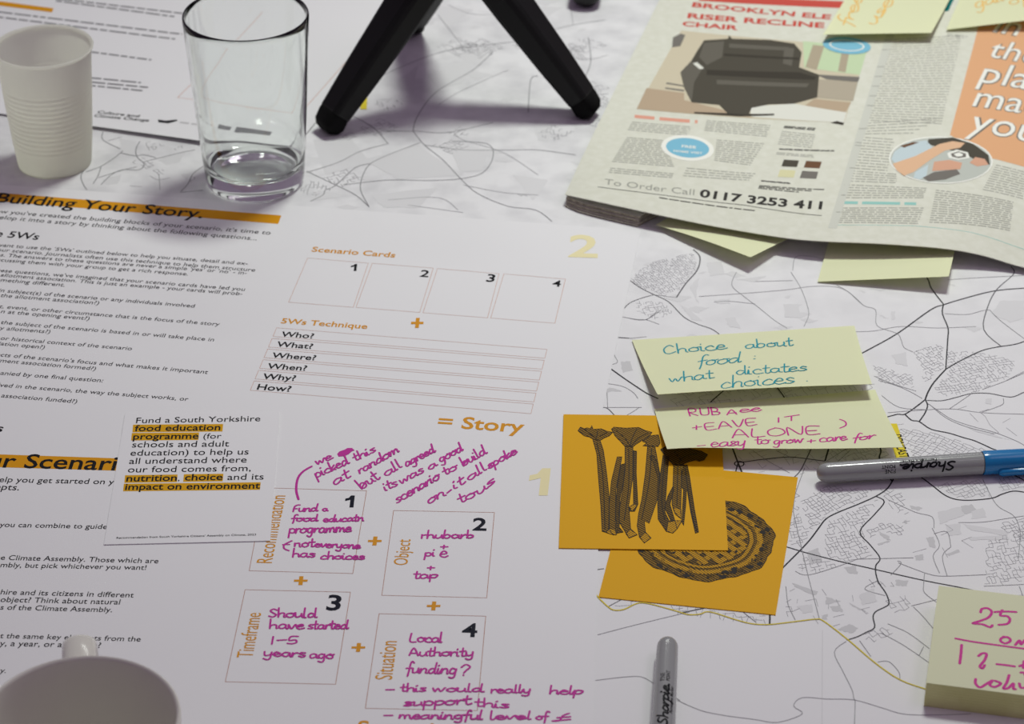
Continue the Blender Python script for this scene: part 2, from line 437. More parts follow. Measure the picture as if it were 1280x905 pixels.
# main roads
road([(1000, 484)] + cr((205, 645), (430, 520), (655, 360), (745, 325), (850, 292), (1070, 235), (1278, 215), (1400, 210)), 1.3, 'road_dark')
road(cr((500, 20), (630, 145), (660, 215), (742, 322)), 1.2, 'road_dark'); road(cr((742, 322), (735, 385), (772, 480), (770, 560), (757, 755)), 1.1, 'road_dark')
road(cr((757, 755), (860, 695), (1000, 630), (1110, 605), (1200, 592), (1278, 570), (1380, 520)), 1.1, 'road_dark')
road(cr((757, 755), (680, 840), (640, 905), (620, 958)), 1.3, 'road_dark')
road(cr2((620, 318), (560, 365), (485, 415), (440, 415), (390, 427), (300, 450)), 1.2, 'road_dark'); road(cr2((485, 415), (530, 455), (580, 464), (660, 515), (780, 541), (880, 572), (950, 592), (1060, 642), (1110, 670)) + [(1262, 590), (1300, 610)], 1.2, 'road_dark')
road(cr2((620, 318), (636, 355), (620, 405), (580, 464)), 1.1, 'road_dark')
road(cr2((630, 322), (730, 325), (830, 302), (930, 277), (1050, 277), (1190, 301), (1280, 268), (1400, 230)), 1.0, 'road_mid')
road(cr2((310, 600), (325, 660), (315, 710), (340, 790), (400, 860)), 1.3, 'road_dark')
road([(1116, 600)] + c3((580, 45), (550, 90), (490, 130), (390, 175), (290, 215), (225, 250), (185, 300), (140, 360), (80, 425), (0, 505), (-60, 570)), 1.15, 'road_dark')
road(c3((490, 130), (535, 160), (480, 230), (405, 318), (460, 390), (512, 460), (488, 505), (500, 580), (545, 650), (560, 700), (540, 720), (490, 745), (475, 775), (483, 830), (440, 855), (390, 880), (335, 897)), .95, 'road_dark')
road(c3((-100, 370), (20, 402), (120, 432), (300, 478), (485, 520), (750, 580), (980, 625), (1250, 690)), 1.05, 'road_dark')
road([(1120, 575)] + c3((740, 35), (800, 80), (860, 125), (920, 147), (1000, 151), (1110, 140), (1160, 120), (1220, 103), (1280, 108), (1400, 130)), 1.15, 'road_dark')
# secondary roads
road(cr((1190, 70), (1210, 120), (1100, 220), (1040, 330), (1010, 490), (1130, 605)), .9, 'road_mid')
for p in [cr2((370, 405), (560, 390), (800, 380), (1000, 405), (1280, 415)), cr2((640, 345), (720, 400), (800, 450), (930, 495), (1080, 535), (1220, 590), (1280, 622)), cr2((650, 350), (760, 440), (900, 500), (1080, 545)),
          cr2((780, 380), (920, 285)), cr2((1140, 310), (1140, 345), (1090, 370), (1000, 400)), cr2((1000, 250), (1140, 200), (1280, 140)), cr2((600, 310), (520, 265), (430, 225), (310, 190)), cr2((330, 290), (450, 370), (640, 385)),
          cr((130, 505), (280, 500), (460, 470), (700, 480), (960, 470)), cr((30, 195), (110, 240), (210, 330), (290, 360), (300, 465), (430, 515), (460, 560), (480, 610), (540, 640)), cr((750, 385), (900, 390), (1000, 365), (1050, 360)),
          cr((770, 160), (900, 150), (1280, 130)), cr((280, 800), (400, 850), (560, 900)), cr((1160, 830), (1278, 770)), cr((1050, 360), (1120, 430), (1278, 550)),
          c3((50, 215), (90, 390), (130, 560), (190, 790)), c3((110, -20), (60, 120), (50, 215)), c3((610, 485), (700, 520), (790, 550), (870, 556), (1080, 548)), c3((390, 465), (540, 462), (690, 458)), c3((570, 550), (625, 490), (605, 475)),
          c3((750, 540), (745, 600), (750, 645), (820, 700)), c3((680, 715), (820, 680)), c3((690, 720), (740, 770), (800, 840)), c3((10, 610), (20, 700), (40, 750), (60, 790)), c3((1060, 40), (1110, 140), (1150, 190), (1220, 230), (1250, 280), (1260, 340), (1250, 460)),
          c3((390, 465), (300, 500), (130, 550), (60, 530)), c3((500, 580), (430, 625), (540, 660)), c3((790, 300), (830, 390), (795, 450), (830, 540)), c3((890, 400), (845, 450), (870, 555)), c3((800, 330), (870, 320), (890, 400)), c3((560, 150), (700, 215), (790, 240), (800, 300)),
          c3((930, 270), (1060, 268), (1180, 250), (1280, 235)), c3((1065, 610), (1180, 605), (1280, 600)), c3((1255, 610), (1280, 680)),
          cb((845, 78), (793, 125), (830, 210), (870, 290), (880, 335), (885, 345), (882, 460)), cb((905, 75), (955, 145)), cb((985, 170), (1035, 168), (1080, 215), (1083, 250)), cb((1000, 40), (1100, 95), (1207, 168), (1300, 240)), cb((1170, 140), (1190, 100)), cb((1030, 0), (1120, 40), (1215, 110)),
          cb((95, 340), (200, 385), (310, 408), (440, 425), (540, 438), (650, 400), (612, 365), (650, 328), (760, 334), (880, 338), (1000, 372), (1110, 402), (1280, 404), (1400, 400)),
          [(747, 793.7), (780, 785), (820, 775), (862, 765)], [(744.5, 850.7), (775, 847), (800, 846), (816, 853.7), (850, 876)],
          cn((450, 205), (560, 213), (700, 200)), cn((430, 270), (440, 350), (465, 400), (440, 420), (380, 430)), cn((380, 772), (520, 772), (660, 772)), cn((540, 835), (600, 800), (640, 772)), cn((380, 650), (385, 780)), cn((500, 40), (620, 60), (700, 65), (800, 100)), cn((700, 65), (780, 0)), cn((350, 575), (500, 600), (590, 650), (630, 700)),
          cl((600, 300), (575, 370), (640, 430), (720, 490), (800, 555), (870, 600)), cl((900, 290), (915, 220), (990, 215), (1060, 230)), cl((890, 300), (940, 380), (975, 470), (985, 530), (960, 590)), cl((400, 430), (620, 415), (860, 395), (1020, 375), (1170, 390), (1280, 480)), cl((280, 435), (230, 430), (170, 422)), cl((0, 540), (110, 555), (200, 500)), cl((700, 350), (900, 345)), cl((480, 460), (560, 455), (700, 470)),
          cu_((500, 345), (580, 400), (690, 460)), cu_((620, 345), (690, 378)), cu_((880, 400), (990, 330)), cu_((1000, 345), (930, 410))]:
    road(p, .5, 'road_thin')
road(cl((370, 180), (405, 220), (390, 290), (330, 360), (280, 435)), 1.2, 'road_mid'); road(cl((25, 340), (90, 385), (160, 420), (240, 460), (320, 540), (400, 580), (480, 610), (560, 680)), .9, 'road_mid'); road(cl((-5, 500), (30, 465), (90, 440), (160, 420)), .8, 'road_mid')
road(cn((300, 380), (390, 445), (530, 545), (660, 632), (720, 668), (795, 702)), 1.3, 'road_dark'); road(cn((310, 782), (375, 775), (440, 835), (500, 900)), .9, 'road_mid'); road(cn((450, 206), (560, 213)), .9, 'road_dark', 4)
road([(888, 503), (905, 488), (930, 466)], 1.1, 'road_dark'); road([(981, 498), (974, 488), (960, 470)], 1.1, 'road_dark')
road(cu_((380, 300), (400, 345), (420, 400), (445, 460)), 1.3, 'road_dark'); road(cu_((410, 460), (425, 408), (450, 404), (550, 390), (690, 378), (800, 390), (872, 399)), 1.0, 'road_dark'); road(cu_((872, 399), (892, 330), (905, 280)), 1.3, 'road_dark'); road(cu_((815, 290), (800, 335), (770, 400), (740, 455)) + [(985, 605), (960, 640)], .95, 'road_mid')
strip_uv(mp, M0, oval_uv(M0.uv(924, 580), .003, .003), .0008, 'road_dark', 3, closed=True)
road([(962.5, 765), (962, 781)], 1.3, 'road_dark'); road([(852, 766), (880, 760.5), (905, 755)], .9, 'road_dark'); road([(761, 758), (778, 749)], .6, 'road_mid'); road([(740, 713), (755, 711)], .8, 'road_mid'); road([(922, 760), (945, 778)], .5, 'road_mid')
for a in range(12): road([(850+a*9.5, 757+a*1.6), (847+a*9.5 + (a % 3)*3, 768+a*1.3)], .3, 'street')
road(cb((740, 30), (739, 200), (738, 470)), .3, 'pale_line')
# yellow boundary and district label boxes
road([(740, 735), (747, 746), (760, 758.7), (768, 763), (780, 762), (795, 755), (805, 754), (820, 757), (845, 764), (860, 768.5), (875, 768), (883, 765), (895, 767), (920, 775), (940, 780), (960, 781), (980, 779), (1000, 776.5), (1020, 774.3), (1030, 777), (1060, 800), (1094, 829), (1125, 850), (1158, 862), (1200, 875), (1300, 890)], 1.1, 'map_yellow', 5)
quad(mp, M0, [(1106, 530), (1121, 530), (1139, 585), (1125, 588)], 'label_yellow', 6)
text(mp, M0, 'NCASTER', (1118, 553.5), (1127.5, 580), 'ink_black', 1.6, .012, pre='DO', lvl=7)
quad(mp, M0, [(453, 100), (460, 100), (458.5, 137), (450.5, 137)], 'label_yellow', 6)
# far part, seen over and between the cups and the tripod
for p in [ct((75, 690), (200, 650), (290, 605), (400, 575)), ct((75, 685), (190, 740), (270, 780), (325, 828)), ct((90, 805), (140, 780), (150, 760), (190, 742), (270, 670), (330, 655)), ct((325, 828), (290, 760), (300, 700), (330, 655), (400, 620), (530, 570)),
          ct((220, 740), (400, 720), (560, 722), (690, 715), (780, 690), (820, 625), (795, 575), (660, 565)), ct((500, 525), (545, 580), (620, 640), (690, 715), (760, 775), (880, 825), (990, 840), (1055, 885)), ct((500, 525), (515, 470), (590, 370), (740, 280), (820, 205)),
          ct((380, 300), (560, 225), (700, 190), (880, 170), (960, 160)), ct((1020, 130), (1140, 100), (1270, 80)), ct((380, 525), (510, 525), (640, 530), (820, 490)), ct((545, 580), (700, 600), (880, 600), (1000, 600), (1150, 620)), ct((960, 450), (970, 320), (1000, 305)), ct((1180, 385), (1280, 375)), ct((1200, 150), (1210, 250), (1180, 320)), ct((250, 460), (340, 510), (400, 575)),
          ca((600, 215), (560, 290), (570, 370), (640, 440), (590, 500), (420, 500), (300, 560), (210, 650)), ca((230, 120), (230, 200), (400, 290)), ca((430, 310), (330, 390), (200, 470), (60, 520)), ca((640, 420), (780, 385), (1000, 330), (1150, 300)), ca((210, 470), (180, 560), (130, 640)), ca((1240, 460), (1130, 540), (1080, 640), (1010, 715)), ca((60, 470), (10, 560), (30, 640), (70, 700)), ca((400, 330), (550, 360), (640, 350), (760, 380)), ca((1000, 725), (1230, 705)), ca((180, 580), (400, 510), (570, 470))]:
    road(p, .8, 'road_far')
for p in [ct((700, 740), (860, 770), (1000, 780)), ct((660, 525), (700, 560), (860, 610), (1000, 700)), ct((400, 800), (600, 790), (680, 840)), ct((480, 820), (700, 850)), ct((600, 60), (700, 190)), ct((640, 20), (760, 60), (1000, 40)), ct((1050, 200), (1180, 240), (1280, 220)), ct((880, 280), (700, 360), (600, 420)), ct((1130, 30), (1140, 100)), ca((700, 560), (780, 600), (900, 580)), ca((280, 210), (420, 170)), ca((500, 660), (620, 670)), ca((790, 540), (800, 700))]:
    road(p, .5, 'road_thin')
# street networks of the towns
def streets(pxs, cell, ang, seed, keep=.62, m='street', wd=.00022):
    rng = random.Random(seed); q = [M0.uv(*a) for a in pxs]; xs = [a[0] for a in q]; ys = [a[1] for a in q]
    cx, cy = (min(xs)+max(xs))/2, (min(ys)+max(ys))/2; R = max(max(xs)-min(xs), max(ys)-min(ys))*.75; n = int(2*R/cell)+1
    ca_, sa = math.cos(ang), math.sin(ang); pt = {}
    def ins(x, y):
        c = False; j = len(q)-1
        for i in range(len(q)):
            if (q[i][1] > y) != (q[j][1] > y) and x < (q[j][0]-q[i][0])*(y-q[i][1])/(q[j][1]-q[i][1]) + q[i][0]: c = not c
            j = i
        return c
    wob = rng.uniform(0, 6)
    for i in range(n):
        for j in range(n):
            a = (i + rng.uniform(-.26, .26))*cell - R; b = (j*1.25 + rng.uniform(-.3, .3))*cell - R
            th = .5*math.sin(a*60+wob) ; a2 = a + .4*cell*math.sin(b*90+wob); b2 = b + .4*cell*math.sin(a*90)
            pt[i, j] = (cx + a2*ca_ - b2*sa, cy + a2*sa + b2*ca_)
    for (i, j), a in pt.items():
        for d in ((1, 0), (0, 1)):
            b = pt.get((i+d[0], j+d[1]))
            if b and ins(*a) and ins(*b) and rng.random() < keep: strip_uv(mp, M0, [a, b], wd, m, 2)
TOWN = [([(1005, 640), (1000, 626), (1032, 606), (1095, 612), (1088, 622), (1035, 645), (1012, 668)], .0026, .55, .8), ([(1035, 650), (1088, 628), (1100, 624), (1078, 664), (1092, 697), (1060, 703), (1035, 697), (1028, 675)], .0026, .3, .68),
        ([(985, 655), (998, 640), (1016, 668), (1000, 686), (985, 682)], .0026, .2, .6), ([(1005, 695), (1062, 706), (1015, 719), (992, 714)], .0026, .1, .55), ([(1100, 610), (1125, 612), (1145, 640), (1125, 645), (1105, 628)], .003, .5, .6),
        ([(1080, 665), (1098, 652), (1132, 655), (1130, 672), (1100, 664), (1090, 676)], .0026, .4, .7), ([(1232, 675), (1285, 660), (1285, 727), (1230, 735)], .0026, .1, .66), ([(1245, 655), (1285, 645), (1285, 680), (1265, 674)], .0025, .3, .7),
        ([(1165, 605), (1230, 597), (1240, 622), (1195, 623)], .0026, .4, .7), ([(1242, 596), (1285, 588), (1285, 612), (1250, 614)], .0026, .2, .7), ([(1100, 742), (1140, 745), (1142, 767), (1115, 767)], .0032, .3, .7), ([(1070, 797), (1100, 783), (1124, 789), (1098, 804)], .0032, .4, .7), ([(1082, 722), (1122, 728), (1118, 738), (1086, 734)], .0028, .2, .6),
        ([(1122, 534), (1162, 540), (1222, 556), (1238, 562), (1228, 572), (1150, 582), (1120, 546)], .0028, .9, .85), ([(1090, 456), (1142, 468), (1146, 486), (1098, 478)], .0024, .6, .7), ([(1140, 438), (1180, 428), (1180, 462), (1155, 482), (1150, 456)], .0024, .5, .75), ([(1183, 437), (1225, 440), (1270, 450), (1266, 470), (1222, 490), (1182, 496), (1163, 490), (1183, 467)], .0024, .3, .7),
        ([(785, 351), (800, 336), (815, 328), (868, 315), (872, 335), (850, 362), (830, 371), (800, 360)], .0019, .4, .7), ([(795, 375), (830, 378), (842, 392), (820, 400), (792, 388)], .0022, .2, .5), ([(760, 753), (800, 750), (960, 770), (956, 779), (884, 764), (860, 767), (805, 753), (775, 761)], .0034, .2, .6),
        ([(906, 560), (1112, 556), (1112, 592), (1002, 594), (930, 592)], .0045, .5, .3), ([(845, 488), (1095, 480), (1095, 500), (830, 512)], .0035, .4, .5), ([(1030, 560), (1115, 560), (1115, 590), (1060, 592)], .0026, .5, .45),
        ([(1000, 720), (1060, 735), (1100, 760), (1040, 790), (1000, 770)], .006, .3, .22), ([(1110, 640), (1200, 640), (1230, 700), (1120, 700)], .008, .2, .2), ([(975, 610), (1000, 606), (1000, 640), (988, 650)], .0028, .5, .5),
        ([(1180, 505), (1280, 500), (1280, 550), (1230, 548)], .007, .3, .25), ([(1070, 505), (1110, 515), (1130, 530), (1100, 540)], .005, .3, .3), ([(985, 720), (1000, 725), (1000, 775), (975, 775)], .004, .2, .4)]
for i, (pg, c, a, k) in enumerate(TOWN): streets(pg, c, a, i, k)
for i in range(26):            # villages over the far part of the map
    r_ = random.Random(100+i); x, y = r_.uniform(380, 760), r_.uniform(10, 270); s_ = r_.uniform(14, 34)
    streets([(x-s_, y), (x, y-s_*.4), (x+s_, y), (x, y+s_*.4)], .0032, r_.uniform(0, 1), 200+i, .5, 'road_thin', .0004)
for i in range(5):
    r_ = random.Random(140+i); x, y = r_.uniform(125, 250), r_.uniform(180, 232); s_ = r_.uniform(10, 18)
    streets([(x-s_, y), (x, y-s_*.5), (x+s_, y), (x, y+s_*.5)], .0035, r_.uniform(0, 1), 240+i, .5, 'road_thin', .0004)
# woodland and quarries
def blob(pxs, m, lvl=1, seed=0):
    r_ = random.Random(seed); q = []
    for i in range(len(pxs)):
        a, b = pxs[i], pxs[(i+1) % len(pxs)]
        for k in range(5): q.append((a[0]+(b[0]-a[0])*k/5 + r_.uniform(-1, 1)*.9, a[1]+(b[1]-a[1])*k/5 + r_.uniform(-1, 1)*.6))
    poly(mp, M0, crom(q + [q[0]], 2)[:-1], m, lvl)
for i, g_ in enumerate([c3((120, 430), (180, 405), (205, 480), (140, 490)), c3((320, 510), (380, 500), (395, 545), (345, 540)), c3((40, 590), (180, 640), (165, 660), (60, 615)), c3((225, 665), (300, 690), (220, 708)), c3((245, 720), (300, 710), (315, 745), (260, 745)), c3((345, 695), (430, 740), (450, 755), (370, 718)),
                        c3((500, 315), (560, 340), (565, 365), (530, 352)), c3((500, 385), (560, 365), (565, 372), (505, 392)), c3((640, 262), (655, 255), (660, 275), (645, 276)), c3((285, 840), (350, 812), (395, 832), (370, 860), (320, 852)), c3((670, 180), (740, 190), (720, 205), (685, 200)), c3((400, 665), (470, 645), (490, 680), (420, 700)), c3((595, 575), (665, 580), (655, 610), (600, 605)), c3((200, 765), (235, 760), (230, 785), (205, 785)),
                        c3((760, 350), (800, 345), (808, 405), (775, 400)), c3((940, 185), (1000, 172), (1035, 212), (960, 225)), c3((860, 440), (930, 415), (940, 428), (880, 446)), c3((700, 445), (740, 440), (745, 470), (705, 470)), c3((1205, 660), (1280, 655), (1280, 675), (1210, 668)), cn((490, 400), (570, 400), (590, 470), (505, 490)), cn((350, 625), (410, 610), (500, 640), (380, 645))]):
    blob(g_, 'woodland', 1, i)
for i, g_ in enumerate([c3((820, 215), (940, 185), (960, 228), (830, 280)), c3((1000, 210), (1060, 190), (1080, 240), (1000, 250)), c3((860, 285), (940, 275), (945, 330), (880, 340)), c3((950, 275), (1210, 320), (1180, 340), (1000, 312)), c3((980, 350), (1190, 335), (1200, 360), (1000, 365)), c3((70, 715), (150, 705), (155, 745), (100, 755)), c3((400, 655), (480, 620), (495, 690), (420, 710)),
                        cl((300, 470), (370, 520), (420, 560), (360, 555)), cl((480, 450), (560, 440), (570, 470), (500, 465)), cl((540, 545), (590, 540), (620, 600), (560, 590)), cl((850, 470), (930, 470), (950, 545), (860, 540)), cl((600, 340), (760, 320), (700, 350)), cl((440, 250), (520, 240), (540, 310), (460, 320)), cl((350, 380), (400, 330), (380, 440), (400, 470)), cr((1060, 380), (1180, 440), (1278, 420), (1278, 300), (1120, 300)), cr((395, 370), (420, 370), (420, 425), (395, 425)), cr((400, 660), (490, 640), (500, 730), (430, 720)),
                        cr2((880, 500), (1050, 545), (1200, 590), (1060, 560)), cr2((1020, 310), (1060, 310), (1060, 350), (1020, 340)), ct((100, 560), (240, 540), (330, 650), (150, 700)), ct((300, 640), (520, 580), (700, 700), (440, 715)), ct((640, 570), (800, 600), (780, 680), (690, 690)), ct((980, 500), (1060, 480), (1040, 570), (1000, 560)), ct((560, 300), (740, 230), (700, 330), (600, 360)), ct((430, 330), (520, 260), (500, 380)), ct((880, 20), (1100, 30), (1000, 90)), ct((560, 20), (740, 40), (640, 110)), ct((120, 760), (240, 780), (90, 805)), ct((330, 780), (600, 750), (520, 830), (380, 830)), ct((900, 700), (1040, 720), (980, 800)), ct((1120, 440), (1180, 380), (1230, 460), (1150, 520)), ct((660, 220), (820, 190), (760, 260)), ca((400, 180), (560, 220), (540, 350), (420, 330)), ca((780, 400), (1060, 310), (1000, 420), (860, 450)), ca((850, 260), (930, 280), (900, 310)), ca((1000, 540), (1120, 530), (1060, 600)), ca((220, 600), (420, 540), (380, 640), (260, 650))]):
    blob(g_, 'woodland_light', 1.4, 50+i)
for i in range(60):
    r_ = random.Random(300+i); x, y = (r_.uniform(780, 1280), r_.uniform(330, 430)) if i < 24 else (r_.uniform(380, 770), r_.uniform(0, 265))
    s_ = r_.uniform(5, 20); blob([(x-s_, y+r_.uniform(-2, 2)), (x-s_*.2, y-s_*.25), (x+s_, y+r_.uniform(-3, 3)), (x+s_*.1, y+s_*.3)], 'woodland_light', 1.2, i)
town_map = tag(mp.build('town_map', base=(.05, 1.75, -.00035)), 'large white printed road map spread over the whole table', 'map')

# ------------------------------------------------------------------ worksheets
def frame_xy(corner, ang, w_, h_):     # corner = top right
    u = Vector((math.cos(ang), math.sin(ang))); v = Vector((-u.y, u.x)); c = Vector(corner)
    return [tuple(c - u*w_ - v*h_), tuple(c - v*h_), tuple(c), tuple(c - u*w_)]
AA, AB = math.radians(-8.3), math.radians(-2.6)
SA = Flat(.00055); SB = Flat(.0008)
def body(B, S, lines, ang, m='ink_black', k=1.12, bold=0.003):
    for s, x0, y0, x1, y1, pre in lines: text(B, S, s, (x0, y0), (x1, y1), m, k, bold, pre)
pt_ = P(801, 288, .00055)
xyA = frame_xy((pt_.x, pt_.y), AA, .594, .40)
B = MB(); slab(B, xyA, .00035, .00055, 'sheet_paper'); wA = B.build('worksheet', base=(*((Vector(xyA[0])+Vector(xyA[2]))/2), .00035))
tag(wA, 'large white worksheet headed Building Your Story with four empty card boxes', 'worksheet', 'printed worksheets')
B = MB()
quad(B, SA, [(-60, 236.3), (351.8, 269.4), (347.7, 280), (-62, 246.8)], 'bar_orange', 1)
text(B, SA, 'Building Your Story.', (-7, 252.5), (252, 273), 'ink_black', 1.05, .012); B.build('heading_bar', wA)
B = MB()
body(B, SA, [("w you've created the building blocks of your scenario, it's time to", 0, 266.6, 337.5, 293.5, 'No'), ('elop it into a story by thinking about the following questions...', -1, 273.8, 320.5, 300.6, 'dev'),
    ("vant to use the '5Ws' outlined below to help you situate, detail and ex-", -1, 308.2, 309, 331.5, 'You may '), ('our scenario. Journalists often use this technique to help them structure', -4, 314, 318.3, 339.7, 'pand y'), ("s. The answers to these questions are never a simple 'yes' or 'no' - in-", 0, 320.6, 308, 343.4, 'storie'), ('scussing them with your group to get a rich response.', -4, 326.6, 234.5, 344.6, 'di'),
    ("ese questions, we've imagined that your scenario cards have led you", 0, 340, 305.5, 363.8, 'In th'), ('allotment association. This is just an example - your cards will prob-', 0, 345.6, 302.4, 369.4, 'to an '), ('mething different.', 0, 352, 80.4, 358.4, 'so'),
    ('n subject(s) of the scenario or any individuals involved', 0, 365, 242.4, 384.7, 'mai'), ('the allotment association?)', 1, 371.3, 122.9, 381, 'of '), ('t, event, or other circumstance that is the focus of the story', -1, 385, 273.7, 407.5, 'ac'), ('n at the opening event?)', 0, 391.3, 111, 400.3, 'seen '),
    ('the subject of the scenario is based in or will take place in', 1, 405, 266.8, 426.9, 'or '), ('y allotments?)', 0, 412.2, 62, 416.9, 'cit'), ('or historical context of the scenario', 0, 424.7, 164.2, 438, 'time '), ('ation open?)', 0, 431.6, 55, 436.3, 'associ'),
    ("cts of the scenario's focus and what makes it important", 0, 445.6, 259, 467.5, 'aspe'), ('ment association formed?)', 0, 452.8, 119, 463, 'allot'), ('anied by one final question:', 0, 468.4, 128, 478, 'comp'), ('ved in the scenario, the way the subject works, or', -1, 483.4, 234.6, 501.3, 'invol'), ('association funded?)', 1, 496.6, 95.5, 504.2, 'the ')], AA, 'ink_soft', 1.06, 0.001)
text(B, SA, '5Ws', (8.7, 296.8), (47, 299.9), 'ink_black', 1.05, .012, pre='The '); text(B, SA, 's', (-4.5, 539.5), (2, 540), 'ink_black', 1.0, .012, pre='hint'); B.build('body_text', wA)
B = MB()
text(B, SA, 'Scenario Cards', (389, 314.4), (493.4, 322), 'ink_orange', 1.0, .016); text(B, SA, '5Ws Technique', (350.7, 404), (458.5, 411.2), 'ink_orange', 1.0, .016)
text(B, SA, '= Story', (546, 533.5), (653.8, 540.8), 'ink_orange', 1.05, .018); text(B, SA, '2', (710, 320.6), (747, 321.8), 'ink_pale', 1.0, .02)
def one(B, S, x0, x1, y0, y1, m):      # the figure 1 with its flag
    w_, h_ = x1-x0, y1-y0; poly(B, S, [(x0 + w_*a, y0 + h_*b) for a, b in [(.62, 0), (1, 0), (.86, 1), (.46, 1), (.55, .36), (.02, .46), (.06, .26), (.4, .2)]], m, 2)
def plus(B, S, x, y, w_, h_, m='ink_orange'):
    a, b = w_/2, h_/2; quad(B, S, [(x-a, y+h_*.12), (x-a+.4, y-h_*.12), (x+a, y-h_*.12), (x+a-.4, y+h_*.12)], m, 2); quad(B, S, [(x-w_*.18, y+b), (x-w_*.1, y-b), (x+w_*.2, y-b), (x+w_*.12, y+b)], m, 2.3)
plus(B, SA, 521.6, 403.8, 16, 12.5)
for s, x0, y0, x1, y1 in [('2', 524.2, 345.7, 535, 346.5), ('3', 607.2, 351.8, 617.4, 352.6), ('4', 690, 357.8, 700.4, 358.5), ('Who?', 350.7, 420.6, 391.3, 423.2), ('What?', 345, 433.2, 390, 436.2), ('Where?', 339, 447, 394, 450.6), ('When?', 333.4, 460.6, 382.6, 463.6), ('Why?', 327.4, 473.6, 368.7, 476.2), ('How?', 320.7, 487, 362.7, 489.8)]:
    text(B, SA, s, (x0, y0), (x1, y1), 'ink_black', 1.0, .016)
one(B, SA, 438.2, 446.6, 330.2, 338.8, 'ink_black'); B.build('card_lettering', wA)
B = MB()
for q in [[(384.5, 322.6), (460.4, 329), (441.6, 384.2), (360.8, 377.8)], [(465.3, 329.2), (541.5, 335.2), (524.6, 390.6), (445, 384.3)], [(546.8, 335.8), (623.8, 342.2), (609.4, 397.4), (528.7, 391)], [(629.8, 342.4), (706.8, 348.9), (693.6, 404.1), (613.4, 397.6)]]: strip(B, SA, q, .00035, 'ink_rule', 1, closed=True)
tl, tr, br, bl = (345.8, 409.8), (683.8, 436.8), (663.6, 517.2), (312.8, 487.9)
L2 = lambda a, b, f_: (a[0]+(b[0]-a[0])*f_, a[1]+(b[1]-a[1])*f_)
for i in range(6):
    f0, f1 = i/6*1.0 + .004*i*0, i/6 + .135; f0, f1 = f0*1.02, min(1, f1*1.02 + (.02 if i == 5 else 0))
    strip(B, SA, [L2(tl, bl, f0), L2(tr, br, f0), L2(tr, br, f1), L2(tl, bl, f1)], .00035, 'ink_rule', 1, closed=True)
B.build('card_outline', wA)

pt_ = P(751.5, 559.5, .0008); xyB = frame_xy((pt_.x, pt_.y), AB, .594, .42)
B = MB(); slab(B, xyB, .00062, .0008, 'sheet_paper'); wB = B.build('worksheet', base=(*((Vector(xyB[0])+Vector(xyB[2]))/2), .00062))
tag(wB, 'white worksheet with numbered boxes filled in by magenta handwriting', 'worksheet', 'printed worksheets')
B = MB(); quad(B, SB, [(-60, 566), (195, 574.6), (193, 589.9), (-60, 582.3)], 'bar_orange', 1)
text(B, SB, 'r Scenari', (1.5, 584.2), (143.7, 588), 'ink_black', 1.08, .012, pre='You'); B.build('heading_bar', wB)
B = MB()
body(B, SB, [('elp you get started on y', -2, 602.5, 142, 605.6, 'h'), ('pts.', 1, 612.3, 23.4, 613, 'conce'), ('you can combine to guide', 0, 658.6, 133.5, 661.3, 'that '), ('e Climate Assembly. Those which are', 0, 699.8, 197.6, 704.2, 'th'), ('mbly, but pick whichever you want!', 0, 709, 182.3, 712.4, 'Asse'),
    ('hire and its citizens in different', 0, 743, 166.7, 747, 'Yorks'), ('object? Think about natural', 0, 752.4, 149.5, 755.7, 'the '), ('s of the Climate Assembly.', 0, 762, 139.8, 765.3, 'theme'), ('t the same key elements from the', 0, 797.6, 175.3, 802, 'no'), ('y, a year, or a decade?', 0, 807.4, 125.4, 810, 'da'), ('y.', 0, 841, 7, 841.3, 'eas')], AB)
B.build('body_text', wB)
B = MB()
one(B, SB, 660.5, 688.5, 585.5, 619.5, 'ink_pale'); one(B, SB, 431, 443.6, 619.5, 634.4, 'ink_navy')
for s, x0, y0, x1, y1 in [('2', 590.2, 662.8, 608, 663.2), ('3', 407.3, 762.4, 425, 763), ('4', 576.7, 795.6, 596, 796.2)]: text(B, SB, s, (x0, y0), (x1, y1), 'ink_navy', 1.0, .022)
for s, a, b, k in [('Recommendation', (339.8, 704), (357, 619.7), 1.35), ('Object', (509.3, 706.6), (513.4, 674.4), 1.3), ('Timeframe', (315.6, 822.3), (326.6, 766.4), 1.4), ('Situation', (490, 849.8), (496.4, 801.7), 1.4)]:
    text(B, SB, s, a, b, 'ink_orange', k, .0)
for x, y in [(468.5, 676.4), (376, 726), (448, 809.5), (542, 757.6)]: plus(B, SB, x, y, 17.5, 11)
text(B, SB, 'Scenario', (446, 916), (560, 919), 'ink_orange', 1.0, .016); B.build('card_lettering', wB)
B = MB()
for q in [[(331, 609.8), (458.2, 613.6), (441, 717), (311.5, 713.5)], [(492, 638.2), (618, 640.7), (608.4, 747.4), (477.3, 744.2)], [(306.4, 737.2), (438.1, 740.3), (419.4, 855.5), (281.6, 852.3)], [(473.9, 767.2), (607.2, 770.3), (596.6, 888.3), (456.7, 885.5)]]: strip(B, SB, q, .00035, 'ink_rule_dark', 1, closed=True)
B.build('card_outline', wB)
